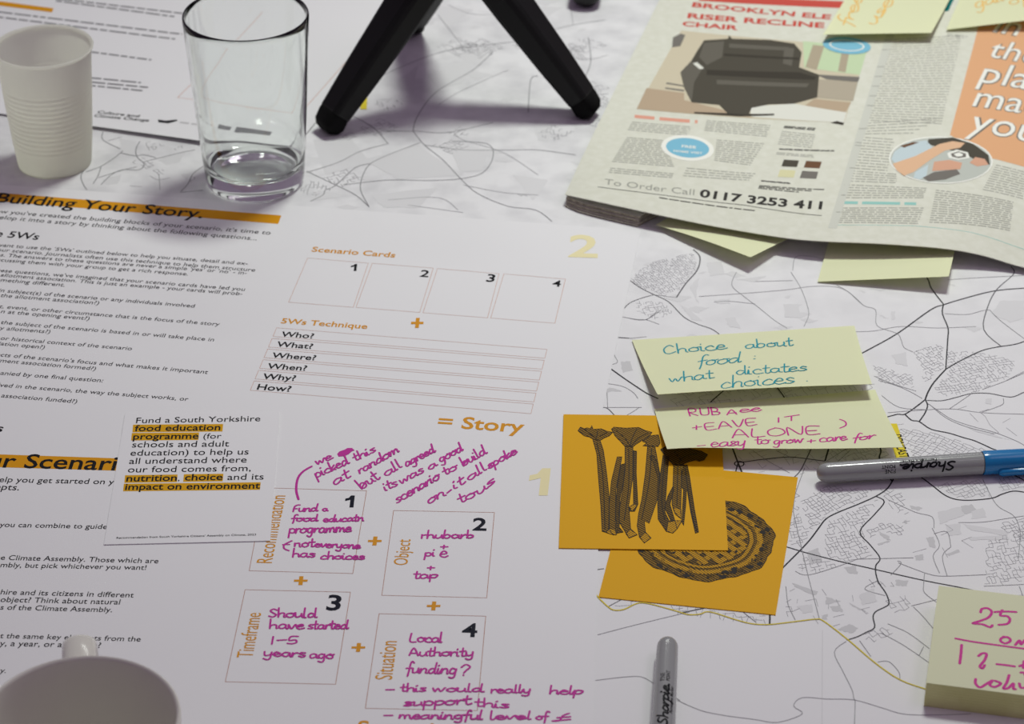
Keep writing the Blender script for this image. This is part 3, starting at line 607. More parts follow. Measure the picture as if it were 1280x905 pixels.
# magenta handwriting on the worksheet
B = MB(); MK = .00125
h1 = lambda x, y: (300+x/6.4, 500+y/6.4)          # detail views used when tracing
d1 = lambda x, y: (360+x/4.267, 540+y/4.267)
def words(lst, m, wd, fnp):
    for s, x0, y0, x1, y1, ux, uy in lst:
        a, b = fnp(x0, y0), fnp(x1, y1); o_ = fnp(0, 0); u = fnp(ux, uy); hand(B, SB, s, a, b, (u[0]-o_[0], u[1]-o_[1]), m, wd)
words([('we', 150, 178, 240, 142, -8, -24), ('picked', 150, 246, 328, 168, -12, -26), ('this', 356, 158, 470, 102, -10, -22), ('at', 246, 286, 332, 240, -10, -28), ('random', 380, 226, 594, 104, -10, -24), ('but', 392, 306, 494, 246, -24, -24), ('all', 520, 240, 612, 182, -14, -24), ('agreed', 630, 186, 786, 106, -10, -24),
       ('its', 515, 316, 586, 284, -10, -26), ('was', 600, 280, 728, 212, -10, -24), ('a', 752, 206, 796, 178, -8, -22), ('good', 812, 164, 934, 98, -10, -24), ('scenario', 580, 380, 812, 248, -10, -26), ('to', 832, 234, 906, 196, -10, -22), ('build', 934, 184, 1062, 112, -14, -24), ('on', 748, 388, 842, 336, -8, -28), ('-', 850, 334, 878, 312, -6, -14), ('it', 884, 308, 946, 270, -8, -26), ('all', 962, 264, 1064, 196, -12, -24), ('spoke', 1070, 198, 1224, 112, -10, -24), ('to', 912, 384, 1006, 340, -10, -26), ('us', 1010, 340, 1106, 268, -10, -26)], 'ink_magenta', MK, d1)
poly(B, SB, [d1(*q) for q in [(262, 118), (275, 104), (300, 96), (318, 86), (340, 86), (356, 98), (340, 104), (325, 118), (300, 130), (270, 132)]], 'ink_magenta', 2.5)
free(B, SB, [d1(126, 184), d1(80, 212), d1(52, 250), d1(44, 310), d1(56, 360)], 'ink_magenta', .0016)
z5 = lambda x, y: (300+x/7.11, 600+y/7.11)
words([('Fund', 466, 282, 690, 278, 6, -36), ('a', 732, 276, 780, 276, 4, -26), ('food', 455, 368, 690, 366, 6, -32), ('educatn', 735, 374, 1100, 364, 6, -34), ('programme', 432, 474, 990, 462, 6, -48), ('(', 372, 620, 450, 620, 6, -48), ('not', 476, 594, 660, 594, 4, -42), ('everyone', 662, 596, 1070, 612, 6, -36), ('has', 462, 684, 664, 686, 6, -40), ('choices', 712, 702, 1106, 708, 6, -36)], 'ink_magenta', .00122, z5)
free(B, SB, [z5(380, 576), z5(440, 574)], 'ink_magenta', .001)
z8 = lambda x, y: (460+x/6.467, 620+y/6.467)
words([('rhubarb', 424, 342, 860, 342, 4, -34), ('+', 582, 428, 650, 424, 2, -30), ('pi', 455, 488, 545, 486, 4, -36), ('e', 578, 496, 644, 494, 4, -54), ('+', 476, 598, 542, 594, 2, -30), ('tap', 366, 668, 565, 664, 4, -36)], 'ink_magenta', .00122, z8)
z6 = lambda x, y: (260+x/6.4, 720+y/6.4)
words([('Should', 482, 328, 868, 334, 4, -40), ('have', 488, 420, 770, 424, 4, -40), ('started', 796, 424, 1120, 422, 4, -38), ('1', 500, 548, 540, 548, 4, -40), ('-', 548, 535, 640, 530, 2, -40), ('5', 626, 545, 728, 542, 4, -36), ('years', 440, 640, 780, 650, 4, -40), ('ago', 812, 656, 1002, 664, 4, -42)], 'ink_magenta', .00122, z6)
z7 = lambda x, y: (440+x/6.4, 760+y/6.4)
words([('Local', 462, 270, 726, 276, 4, -42), ('Authority', 455, 382, 972, 386, 4, -38), ('funding', 430, 520, 840, 528, 8, -48), ('?', 862, 540, 944, 540, 4, -52), ('-', 268, 674, 348, 674, 2, -40), ('this', 386, 668, 590, 668, 4, -34), ('would', 638, 668, 1050, 672, 4, -34), ('really', 1106, 680, 1430, 680, 4, -34), ('help', 1574, 688, 1850, 690, 6, -36),
       ('support', 412, 786, 950, 770, 4, -40), ('this', 980, 786, 1255, 802, 4, -36), ('-', 252, 880, 336, 880, 2, -40), ('meaningful', 372, 886, 1050, 892, 4, -38), ('level', 1098, 892, 1440, 892, 4, -36), ('of', 1465, 895, 1565, 897, 4, -36), ('$', 1600, 905, 1745, 900, 6, -36)], 'ink_magenta', .00122, z7)
B.build('handwriting', wB)

# far worksheet whose near edge lifts off the map
ptC = P(360, 193, .003); AC = math.radians(-17.0)
uC = Vector((math.cos(AC), math.sin(AC))); vC = Vector((-uC.y, uC.x))
def fnC(u, v):
    q = Vector((ptC.x, ptC.y)) + uC*u + vC*v
    k = max(0, min(1, (u + .34)/.3)); z = .0007 + .0032*math.exp(-max(v, 0)/.035)*(k*k*(3-2*k)*.8 + .2)
    return Vector((q.x, q.y, z))
SCC = Curved(fnC, (-.15, .1))
B = MB(); sheet_patch(B, fnC, [-.42 + .42*i/28 for i in range(29)], [.594*(i/30)**1.4 for i in range(31)], .0003, 'sheet_paper')
wC = B.build('worksheet', base=(ptC.x-.2, ptC.y+.25, .0004)); tag(wC, 'white worksheet lying behind the plastic cup and glass tumbler, near edge lifted', 'worksheet', 'printed worksheets')
B = MB(); quad(B, SCC, [(-40, -3.5), (67, 10.5), (65, 15.5), (-41, 2)], 'bar_orange', 2); B.build('heading_bar', wC)
def dashes(B, S, p0, p1, h_, m, seed, lvl=2, words_=None):
    """a line of print too small to read: word-long dashes"""
    r_ = random.Random(seed); a = Vector(S.uv(*p0)); b = Vector(S.uv(*p1)); L = (b-a).length; d = (b-a)/L; x = 0
    while x < L:
        l_ = min(r_.uniform(1.2, 4.5)*h_*1.5, L-x)
        if l_ > h_*.3: strip_uv(B, S, [tuple(a+d*x), tuple(a+d*(x+l_))], h_, m, lvl)
        x += l_ + h_*.75
B = MB()
for i, (p0, p1) in enumerate([((52, -4), (229, 17)), ((70, 1), (218, 21)), ((-5, 14.5), (228, 43)), ((-5, 21), (219, 49)), ((114, 65), (189, 75)), ((110, 97), (176, 103.5)), ((112, 102.5), (186, 109.5)), ((108, 106.5), (178, 113.5)), ((20, 130), (60, 136)), ((0, 60), (20, 63))]):
    dashes(B, SCC, p0, p1, .0024, 'ink_grey', i)
text(B, SCC, 'Culture and', (121, 141.5), (173, 147), 'ink_black', 1.0, .014); text(B, SCC, 'Climate Change', (117, 146), (185.5, 152.3), 'ink_black', 1.0, .014); B.build('body_text', wC)
B = MB()
poly(B, SCC, [(197.5, 149.5), (207, 151), (221, 149.6), (222, 151.2), (210, 154.4), (198, 153)], 'ink_black', 2); dashes(B, SCC, (225, 153), (256, 157), .0026, 'ink_faint', 4)
poly(B, SCC, [(268, 155), (287, 158), (285, 163), (266, 160)], 'ink_grey', 2); poly(B, SCC, [(294, 158), (342, 166), (338, 174), (291, 166)], 'ink_grey', 2); B.build('printed_logo', wC)
B = MB(); strip(B, SCC, [(222, 122), (300, 131.5), (376, 141), (520, -22)], .0006, 'ink_rule', 1); strip(B, SCC, [(222, 122), (252, 92), (330, 15)], .0006, 'ink_rule', 1); B.build('card_outline', wC)

# ------------------------------------------------------------------ loose cards
def card(name, px4, z, th, mname):      # tl, tr, br, bl ; None is completed as a parallelogram
    q = [None if a is None else P(a[0], a[1], z) for a in px4]
    for i in range(4):
        if q[i] is None: q[i] = q[(i+1) % 4] + q[(i+3) % 4] - q[(i+2) % 4]
    B = MB(); slab(B, [(a.x, a.y) for a in q], z-th, z, mname)
    c = (q[0]+q[2])/2; return B.build(name, base=(c.x, c.y, z-th)), q
SW = Flat(.0015)
wc, _ = card('recommendation_card', [(156.4, 516.3), (349.7, 514), (337.8, 675.8), (129.8, 680.5)], .0015, .0005, 'card_white')
tag(wc, 'white card printed with a food education proposal with yellow highlighted words', 'card')
B = MB()
z7c = lambda x, y: (x/3.1975, 500+y/3.1975)
def hl(x0, x1, b0, b1):      # highlighted words, baseline b0 -> b1
    quad(B, SW, [z7c(x0-3, b0-25), z7c(x1+2, b1-25), z7c(x1-1, b1+5), z7c(x0-6, b0+5)], 'highlight', 1)
for a_ in [(535, 890, 124, 121), (530, 794, 157, 155), (503, 708, 326, 323), (738, 891, 322, 320), (498, 1040, 360, 354)]:
    B = MB(); hl(*a_); B.build('highlight', wc)
B = MB()
for s, x0, y0, x1, y1, bo in [('Fund a South Yorkshire', 543, 93, 1040, 85, 0), ('food education', 537, 125, 880, 121, .016), ('programme', 531, 158, 793, 155, .016), ('(for', 812, 155, 884, 154, 0), ('schools and adult', 527, 190, 915, 186, 0), ('education) to help us', 520, 223, 993, 218, 0),
                         ('all understand where', 515, 256, 985, 250, 0), ('our food comes from,', 510, 290, 1002, 284, 0), ('nutrition', 504, 326, 706, 323, .016), (',', 711, 323, 717, 323, 0), ('choice', 738, 322, 889, 320, .016), ('and its', 908, 320, 1053, 318, 0), ('impact on environment', 499, 360, 1039, 354, .016)]:
    text(B, SW, s, z7c(x0, y0), z7c(x1, y1), 'ink_black', 1.1, bo or .002)
text(B, SW, "Recommendation from South Yorkshire Citizens' Assembly on Climate, 2023", z7c(465, 555), z7c(1023, 541.5), 'ink_black', 1.0)
B.build('printed_text', wc)

SP = Flat(.0006); SR = Flat(.0015)
pc2, q2 = card('picture_card', [None, (997.3, 596.5), (969.5, 768.5), (748, 746.1)], .0006, .0005, 'card_orange')
tag(pc2, 'orange card printed with a round lattice pie, partly under another card', 'card', 'orange picture cards')
B = MB(); cp = P(880, 673, .0006); R0 = .0435; r_ = random.Random(5)
def pol(r, t): return (cp.x + r*math.cos(t), cp.y + r*math.sin(t))
edge = [R0*(1 + .022*math.sin(7*t+.6) + .012*math.sin(15*t) + .006*math.sin(31*t)) for t in [2*math.pi*k/120 for k in range(120)]]
poly_uv(B, SP, [pol(edge[k], 2*math.pi*k/120) for k in range(120)], 'hatch', 1)
strip_uv(B, SP, [pol(edge[k], 2*math.pi*k/120) for k in range(120)], .0005, 'print_black', 3, closed=True)
for rr, m, wd in [(.80, 'hatch_light', .0035), (.72, 'hatch_dark', .0006), (.68, 'hatch_light', .0022), (.64, 'print_black', .0005), (.87, 'hatch_dark', .0004)]:
    strip_uv(B, SP, [pol(R0*rr*(1 + .012*math.sin(5*k/10)), 2*math.pi*k/90) for k in range(90)], wd, m, 2, closed=True)
for k in range(150):             # berries and crumbs in the crust
    t = r_.uniform(0, 6.283); rr = r_.uniform(.82, .97)*R0; s_ = r_.choice([.0004, .0005, .0007, .0009, .0016])
    poly_uv(B, SP, oval_uv(pol(rr, t), s_*1.5, s_, t+1.57, 10), 'print_black' if r_.random() < .75 else 'hatch_dark', 3)
for k in range(70):
    t = r_.uniform(0, 6.283); rr = r_.uniform(.76, .96)*R0
    strip_uv(B, SP, oval_uv(pol(rr, t), .0014, .0008, t+1.57, 10), .0002, 'print_black', 3, closed=True)
inr = R0*.62
poly_uv(B, SP, [pol(inr, 2*math.pi*k/60) for k in range(60)], 'hatch_dark', 2.5)
for dr in (0, 1):                # lattice strips
    for i in range(-3, 4):
        o_ = i*inr*.29; hl_ = math.sqrt(max(0, inr*inr*.97 - o_*o_)); a_ = .75 + dr*1.45; dx, dy = math.cos(a_), math.sin(a_)
        a = (cp.x - dy*o_ - dx*hl_, cp.y + dx*o_ - dy*hl_); b = (cp.x - dy*o_ + dx*hl_, cp.y + dx*o_ + dy*hl_)
        strip_uv(B, SP, [a, b], inr*.165, 'hatch_light', 3+dr); 
        for sg in (-1, 1): strip_uv(B, SP, [(a[0]-dy*sg*inr*.0825, a[1]+dx*sg*inr*.0825), (b[0]-dy*sg*inr*.0825, b[1]+dx*sg*inr*.0825)], .0003, 'print_black', 3.5+dr)
for k in range(24):
    a = r_.uniform(0, 6.28); rr = r_.uniform(.2, .95)*inr; c_ = pol(rr, a); poly_uv(B, SP, oval_uv(c_, .0018, .0011, .75+.7*(k % 2), 4), 'print_black', 5)
B.build('printed_pie', pc2)

pc1, q1 = card('picture_card', [(704.4, 517.8), None, (910, 687.9), (698.4, 684.9)], .0015, .0005, 'card_orange')
tag(pc1, 'orange card printed with a bunch of rhubarb stalks', 'card', 'orange picture cards')
B = MB(); zr = lambda *p: [(700+a/4.891, 510+b/4.891) for a, b in p]
RH = [('hatch', [(200, 190), (245, 200), (265, 260), (285, 400), (300, 540), (302, 740), (282, 762), (258, 755), (250, 600), (235, 420), (225, 280)]),
      ('hatch', [(350, 300), (378, 300), (365, 380), (342, 500), (338, 700), (346, 775), (325, 777), (298, 740), (300, 600), (314, 450)]),
      ('hatch_dark', [(372, 348), (400, 340), (388, 450), (366, 560), (362, 730), (386, 760), (350, 766), (338, 640), (350, 480)]),
      ('hatch', [(398, 232), (446, 236), (446, 420), (420, 600), (432, 740), (470, 775), (422, 795), (364, 700), (360, 640), (386, 480), (398, 380)]),
      ('hatch_dark', [(450, 262), (468, 265), (466, 400), (476, 590), (456, 632), (426, 632), (425, 605), (450, 590), (448, 420)]),
      ('hatch', [(536, 228), (580, 236), (592, 300), (610, 400), (602, 540), (545, 705), (516, 690), (522, 760), (556, 795), (516, 826), (486, 790), (472, 720), (480, 650), (500, 560), (522, 400)]),
      ('hatch_dark', [(545, 300), (570, 290), (600, 340), (612, 450), (590, 560), (600, 430), (570, 330)]),
      ('hatch_dark', [(630, 290), (665, 300), (656, 420), (646, 560), (642, 640), (666, 690), (702, 690), (716, 740), (690, 765), (650, 755), (600, 680), (597, 580), (610, 430)]),
      ('hatch', [(695, 345), (742, 350), (742, 480), (738, 640), (742, 680), (702, 640), (685, 590), (692, 450)]), ('hatch_dark', [(660, 540), (690, 480), (697, 500), (672, 590), (702, 690), (680, 692), (640, 610)]),
      ('hatch_dark', [(750, 350), (778, 350), (792, 420), (822, 620), (847, 760), (828, 766), (800, 640), (776, 500), (768, 600), (757, 720), (746, 700), (755, 500), (742, 480), (745, 400)]),
      ('hatch', [(110, 140), (125, 118), (150, 128), (165, 122), (185, 128), (195, 108), (202, 132), (250, 128), (285, 142), (322, 150), (300, 172), (270, 184), (245, 200), (205, 192), (180, 178), (150, 172)]),
      ('hatch', [(315, 130), (330, 118), (400, 124), (480, 120), (520, 138), (562, 150), (540, 182), (500, 200), (460, 226), (445, 240), (398, 236), (370, 205), (338, 172)]),
      ('hatch', [(505, 205), (540, 174), (570, 168), (602, 165), (612, 215), (600, 236), (560, 236), (508, 232), (530, 215)]),
      ('hatch_dark', [(615, 255), (650, 235), (720, 238), (800, 250), (862, 264), (902, 286), (880, 320), (850, 328), (830, 320), (790, 330), (760, 342), (740, 356), (690, 346), (650, 302)]),  # big leaf: shade below the sticky note put into its darker hatch
      ('hatch_light', [(300, 738), (282, 762), (310, 772), (346, 776), (336, 745)]), ('hatch_light', [(430, 742), (472, 776), (424, 796), (404, 770)]), ('hatch_light', [(520, 762), (556, 796), (516, 826), (490, 794)]), ('hatch_light', [(660, 700), (712, 690), (745, 690), (716, 740), (690, 766), (652, 756)]), ('hatch_light', [(690, 610), (740, 620), (742, 680), (705, 650)]), ('hatch_light', [(425, 605), (455, 590), (470, 600), (440, 634)])]
for i, (m, p) in enumerate(RH): poly(B, SR, zr(*p), m, 1 + i*.12); strip(B, SR, zr(*p), .00042, 'print_black', 4, closed=True)
for p in [[(150, 130), (185, 160), (225, 190)], [(230, 140), (225, 175), (215, 190)], [(290, 150), (240, 175)], [(345, 140), (400, 190), (425, 232)], [(470, 130), (440, 190), (430, 232)], [(540, 155), (480, 185), (440, 230)], [(225, 210), (262, 420), (275, 740)], [(420, 250), (420, 480), (392, 690)], [(560, 250), (545, 450), (500, 680)], [(640, 310), (622, 560), (640, 680)], [(720, 360), (715, 600)], [(765, 370), (800, 620), (835, 750)], [(700, 270), (740, 320)], [(840, 280), (760, 300), (725, 340)]]:
    strip(B, SR, crom(zr(*p), 5), .0005, 'print_black', 5)
B.build('printed_rhubarb', pc1)

# ------------------------------------------------------------------ sticky notes
def note(c00, c10, c11, c01, label, lift=1.5, bow=0.0, corner=0.0, group='pale yellow sticky notes'):
    """corners: near-left, near-right, far-right, far-left as points"""
    c00, c10, c11, c01 = map(Vector, (c00, c10, c11, c01)); W_ = ((c10-c00).length + (c11-c01).length)/2; H_ = ((c01-c00).length + (c11-c10).length)/2
    def fn(u, v):
        s, t_ = u/W_, v/H_
        p = c00*(1-s)*(1-t_) + c10*s*(1-t_) + c11*s*t_ + c01*(1-s)*t_
        zf = c01.z*(1-s) + c11.z*s; zn = c00.z*(1-s) + c10.z*s
        k = min(1.2, max(0, 1-t_))
        p.z = zf + (zn-zf)*k**lift + bow*math.sin(math.pi*max(0, min(1, s)))*k*k - corner*max(0, 1 - s*5)**2*k
        return p
    S = Curved(fn, (W_/2, H_/2)); B = MB(); sheet_patch(B, fn, [W_*i/20 for i in range(21)], [H_*i/16 for i in range(17)], .00018, 'note_yellow')
    m_ = (c01+c11)/2
    o = B.build('sticky_note', base=(m_.x, m_.y, min(c01.z, c11.z)), smooth=True); tag(o, label, 'sticky note', group); return o, S
n2, S2 = note(P(834, 558, .0135), P(1129, 559, .0155), P(1094, 487, .0012), P(818, 511, .0012), 'pale yellow sticky note with magenta writing, front edge lifted over the orange cards', 1.35, -.0015, .002)
B = MB()
zb_ = lambda x, y: (820+x/4.129, 480+y/4.129)
def wn(S, lst, m, wd, fnp):
    for s, x0, y0, x1, y1, ux, uy in lst:
        a, b = fnp(x0, y0), fnp(x1, y1); o_ = fnp(0, 0); u = fnp(ux, uy); hand(B, S, s, a, b, (u[0]-o_[0], u[1]-o_[1]), m, wd, lvl=2)
wn(S2, [('RUB', 170, 166, 340, 158, -6, -24), ('A', 365, 160, 425, 156, -2, -16), ('ee', 430, 150, 545, 138, -2, -20), ('+', 185, 240, 240, 230, -2, -24), ('EAVE', 255, 240, 530, 210, -6, -22), ('IT', 625, 200, 745, 184, -2, -15), (')', 945, 224, 985, 218, -2, -26), ('ALONE', 390, 278, 860, 258, -6, -26), ('-', 212, 330, 262, 326, -2, -20), ('easy', 282, 326, 462, 318, 2, -28), ('to', 510, 312, 586, 308, 0, -24), ('grow', 604, 312, 760, 302, 2, -22), ('+', 778, 306, 828, 300, 0, -18), ('care', 842, 300, 985, 290, 2, -24), ('for', 1015, 296, 1128, 280, 6, -20)], 'ink_pink', .0011, zb_)
B.build('handwriting', n2)
n1, S1 = note(P(822, 493, .012), P(1090, 480, .0125), P(1068, 407, .0012), P(790, 425, .0012), 'pale yellow sticky note with teal writing beginning Choice about food', 1.5, .001)
B = MB(); za_ = lambda x, y: (790+x/4.129, 400+y/4.129)
wn(S1, [('Choice', 160, 176, 490, 150, -6, -26), ('about', 585, 148, 830, 132, -2, -24), ('food', 336, 238, 560, 218, 6, -30), (':', 615, 210, 650, 206, 0, -30), ('what', 190, 322, 420, 300, -2, -26), ('dictates', 535, 284, 905, 262, -2, -26), ('choices', 455, 352, 840, 326, 0, -34), ('.', 895, 318, 915, 314, 0, -30)], 'ink_teal', .00105, za_)
B.build('handwriting', n1)

# pad of notes
zP = .0172; a = P(1158, 853.4, zP); b = P(1280, 869, zP); tl_ = P(1173.6, 732, zP); du = (b-a).normalized(); dv = (tl_-a); wv = dv.length
c4 = [a, a+du*.150, tl_+du*.150, tl_]
B = MB(); slab(B, [(q.x, q.y) for q in c4], .00005, zP-.0002, 'pad_side')
ce = (c4[0]+c4[2])/2
pd = B.build('sticky_note_pad', base=(ce.x, ce.y, .00005)); tag(pd, 'thick pale yellow pad of sticky notes with 25 written in magenta', 'sticky note pad')
B = MB()
for i in range(8):
    z_ = .002 + i*.0019; gr = .00012
    q = [c + (c-ce).normalized()*gr for c in c4]; slab(B, [(p.x, p.y) for p in q], z_, z_+.0003, 'pad_side')
B.build('note_layers', pd)
B = MB(); S_ = Flat(zP); slab(B, [(q.x, q.y) for q in c4], zP-.0002, zP, 'note_yellow'); B.build('top_note', pd)
B = MB(); zp_ = lambda x, y: (1160+x/6.467, 740+y/6.467)
for st in [[(425, 165), (435, 138), (480, 132), (515, 160), (490, 205), (420, 235), (362, 254), (440, 262), (500, 285), (520, 270)], [(540, 162), (620, 158), (712, 162)], [(600, 148), (585, 190), (640, 196), (662, 225), (640, 258), (572, 266)], [(222, 376), (400, 408), (800, 462), (900, 472)],
           [(640, 364), (596, 372), (588, 398), (625, 416), (664, 398), (655, 372), (610, 362)], [(706, 428), (740, 392), (752, 424), (786, 388), (800, 424), (840, 400)], [(272, 428), (266, 500), (256, 578)], [(408, 518), (440, 496), (472, 502), (458, 550), (420, 600), (440, 618), (458, 592)], [(556, 584), (630, 592), (700, 602)],
           [(740, 600), (775, 590), (812, 604)], [(775, 560), (770, 615)], [(750, 652), (776, 656), (800, 700)], [(385, 704), (384, 740), (420, 772), (470, 745), (520, 716), (500, 752), (540, 768), (588, 740), (540, 718)], [(656, 672), (638, 730), (610, 780), (650, 776), (690, 740), (690, 782), (710, 786)], [(738, 740), (752, 775), (800, 768), (830, 742)]]:
    free(B, S_, [zp_(*q) for q in st], 'ink_pink', .0017 if st[0][0] != 222 else .0015, 2)
B.build('handwriting', pd)

# ------------------------------------------------------------------ marker pens
def pen(name, tip, dirv, nrm, capm, label, R0, R1, J, LT, q0=None):
    d = Vector(dirv).normalized(); n = Vector(nrm); n = (n - d*n.dot(d)).normalized()
    base = Vector(tip) + d*LT/2; base.z = .0001
    o = tag(empty('marker_pen', base), label, 'marker pen', 'grey marker pens')
    up = n.cross(-d)           # reading direction runs from cap to tip
    def ring(prof, m, nm, nseg=40, th=0):
        B = MB(); vs = []; fs = []; k = len(prof)
        for i in range(nseg):
            t_ = 2*math.pi*i/nseg
            for x, r in prof:
                c = Vector(tip) + d*x; c.z = tip[2] + (R0 if False else 0); vs.append(c + (n*math.cos(t_) + up*math.sin(t_))*r)
        for i in range(nseg):
            for j in range(k-1):
                a_, b_ = i*k+j, ((i+1) % nseg)*k+j; fs.append((a_, a_+1, b_+1, b_))
        B.add(vs, fs, m); return B.build(nm, o, autos=40)
    rad = lambda x: R0 + (R1-R0)*max(0, min(1, x/J))
    dome = [(R0*1.15*(1-math.cos(a_*math.pi/18)), R0*max(.001, math.sin(a_*math.pi/18))**.8) for a_ in range(10)]
    ring(dome + [(x, rad(x)) for x in (.012, .03, .06, J-.004, J-.0008)] + [(J-.0004, R1-.0006), (J+.004, R1-.0008), (J+.004, 0.0001)], 'pen_grey', 'barrel')
    Rc = R1 + .0006
    ring([(J, R1-.0004), (J, Rc-.0002), (J+.0008, Rc), (J+.004, Rc), (J+.03, Rc-.0002), (LT-.006, Rc-.0012), (LT-.001, Rc-.002), (LT, Rc-.003), (LT, .0001)], capm, 'cap')
    # clip: a tapered tongue along the cap
    B = MB(); cd_ = (n*math.cos(.95) + up*math.sin(.95)); sd = cd_.cross(d)
    prof = [(J+.009, .0012, Rc+.0014), (J+.011, .0022, Rc+.0020), (J+.03, .0026, Rc+.0018), (LT-.006, .0026, Rc+.0010), (LT-.003, .0022, Rc-.0002)]
    vs = []
    for x, hw, r in prof:
        c = Vector(tip) + d*x
        vs += [c + cd_*(r) + sd*hw, c + cd_*(r+.0008) + sd*hw*.6, c + cd_*(r+.0008) - sd*hw*.6, c + cd_*r - sd*hw, c + cd_*(r-.0022) - sd*hw, c + cd_*(r-.0022) + sd*hw]
    fs = [[i*6+j, i*6+(j+1) % 6, (i+1)*6+(j+1) % 6, (i+1)*6+j] for i in range(len(prof)-1) for j in range(6)] + [list(range(6)), list(range(len(prof)*6-1, len(prof)*6-7, -1))]
    B.add(vs, fs, capm); B.build('clip', o, autos=40)
    # lettering
    def fn(u, v):
        x = J-u; r = rad(x) ; a_ = v/R1; return Vector(tip) + d*x + (n*math.cos(a_) + up*math.sin(a_))*(r + .00002)
    S = Curved(fn); B = MB(); q0 = q0 or J-.0895
    hand(B, S, 'Sharpie.', (q0, -.0022), (q0+.037, -.0022), (.0011, .0035), 'pen_print', .0012, 1, uvmode=True)
    text(B, S, 'Permanent Marker', (q0+.012, -.0052), (q0+.036, -.0052), 'pen_print', 1.0, .01, lvl=1, uvmode=True)
    text(B, S, 'FINE', (q0+.0395, .0008), (q0+.0465, .0008), 'pen_print', 1.1, .012, lvl=1, uvmode=True); text(B, S, 'POINT', (q0+.0395, -.0024), (q0+.0485, -.0024), 'pen_print', 1.1, .012, lvl=1, uvmode=True)
    B.build('lettering', o); return o
R0p, R1p = .0063, .0073
tp = P(1021, 591.5, R1p + .0009); te = P(1228, 578.7, R1p + .0009); dd = te-tp; dd.z = 0
pen('marker_pen', tp, dd, (0, -.80, .60), 'pen_blue', 'grey marker pen with blue cap lying beside the orange cards', R0p, R1p, dd.length, dd.length + .055)
tp = P(834.8, 800.5, R1p + .0009); te = P(829.2, 905, R1p + .0009); dd = te-tp; dd.z = 0
pen('marker_pen', tp, dd, (0.0, -.30, .95), 'pen_pink', 'grey marker pen lying alone on blank map beside the handwritten worksheet', R0p, R1p*.97, .107, .107 + .055, .107-.0845)

# ------------------------------------------------------------------ cups and glass
def weld(o):
    import bmesh
    bm = bmesh.new(); bm.from_mesh(o.data); bmesh.ops.remove_doubles(bm, verts=bm.verts, dist=1e-7); bmesh.ops.recalc_face_normals(bm, faces=bm.faces); bm.to_mesh(o.data); bm.free(); return o
B = MB(); gc = (-.1990, 1.8016)
Rb, Rt, Hg, wt = .0377, .0476, .141, .0021
Ro = lambda z: Rb + (Rt-Rb)*(z/Hg)**.9
pr = [(0, .0012), (Rb*.7, .0012), (Rb*.8, .0004), (Rb-.002, .0003), (Rb-.0006, .0008), (Rb, .0022)] + [(Ro(z), z) for z in [.006, .012, .02, .03, .045, .06, .08, .1, .12, .135]] + [(Rt-.0002, Hg-.001), (Rt-.0008, Hg), (Rt-.0016, Hg), (Rt-wt, Hg-.001)] + [(Ro(z)-wt, z) for z in [.135, .12, .1, .08, .06, .045, .03, .024]] + [(Ro(.02)-.0026, .0195), (Ro(.02)-.0042, .0162), (Ro(.02)-.0085, .0138), (Rb*.5, .0128), (0, .0125)]
lathe(B, pr, gc, 'glass', 96); gl = weld(B.build('drinking_glass', base=(*gc, .0003), autos=50)); tag(gl, 'empty clear glass tumbler standing between the plastic cup and black tripod', 'glass')

B = MB(); cc = (-.3585, 1.8308); rb, rt, hc = .0282, .0378, .1005
pr = [(0, .0024), (rb-.003, .0024), (rb-.0016, .0006), (rb-.0004, .0006), (rb, .002)]
ri = []
for i in range(1, 120):
    z = hc*i/120; r = rb + (rt-.0012-rb)*(z/hc)**.8
    if .020 < z < .072: r += .00022*math.sin(z*2*math.pi/.0040)
    ri.append((r, z))
pr += ri + [(rt-.0006, hc-.002), (rt+.0003, hc-.0012), (rt+.0006, hc-.0002), (rt+.0002, hc+.0006), (rt-.0006, hc+.0008), (rt-.0014, hc)] + [(r-.0007, z) for r, z in ri[::-1]] + [(rb-.003, .0032), (0, .0032)]
lathe(B, pr, cc, 'cup_plastic', 80); cu2 = weld(B.build('plastic_cup', base=(*cc, .0006), autos=60)); tag(cu2, 'ribbed white disposable plastic cup standing beside the glass tumbler', 'cup')

B = MB(); mc = P(98.5, 898, .092); mc = (mc.x, mc.y); rm, hm = .0528, .092
pr = [(0, .002), (.026, .002), (.028, .0008), (.031, .0008), (.033, .003), (.0385, .012), (.0445, .03), (.0490, .055), (.0520, .08), (rm-.0004, hm-.002), (rm-.0006, hm-.0006), (rm-.0014, hm), (rm-.0024, hm-.0004), (rm-.003, hm-.002), (.0490, .08), (.0458, .055), (.0412, .03), (.0350, .014), (.028, .0075), (.018, .006), (0, .0056)]
mug = tag(empty('mug', (*mc, .0008)), 'white ceramic mug with handle, seen into from above, on handwritten worksheet', 'mug')
lathe(B, pr, mc, 'ceramic', 96); weld(B.build('body', mug, autos=50))
B = MB(); cen = []
hp = [(.0420, .027), (.062, .0255), (.079, .036), (.0855, .054), (.0840, .070), (.0755, .0805), (.0495, .0815)]
cen = crom(hp, 6); vs = []; nn_ = 18
for i, (r, z) in enumerate(cen):
    a_ = cen[max(0, i-1)]; b_ = cen[min(len(cen)-1, i+1)]; tx, tz = b_[0]-a_[0], b_[1]-a_[1]; L_ = math.hypot(tx, tz); tx, tz = tx/L_, tz/L_
    for k in range(nn_):
        t_ = 2*math.pi*k/nn_; sx, sn = .0092*math.cos(t_), .0052*math.sin(t_)
        y_ = r - tz*sn; vs.append((mc[0] + sx*.989 - y_*.148, mc[1] + y_*.989 + sx*.148, z + tx*sn))
fs = [[i*nn_+k, i*nn_+(k+1) % nn_, (i+1)*nn_+(k+1) % nn_, (i+1)*nn_+k] for i in range(len(cen)-1) for k in range(nn_)]
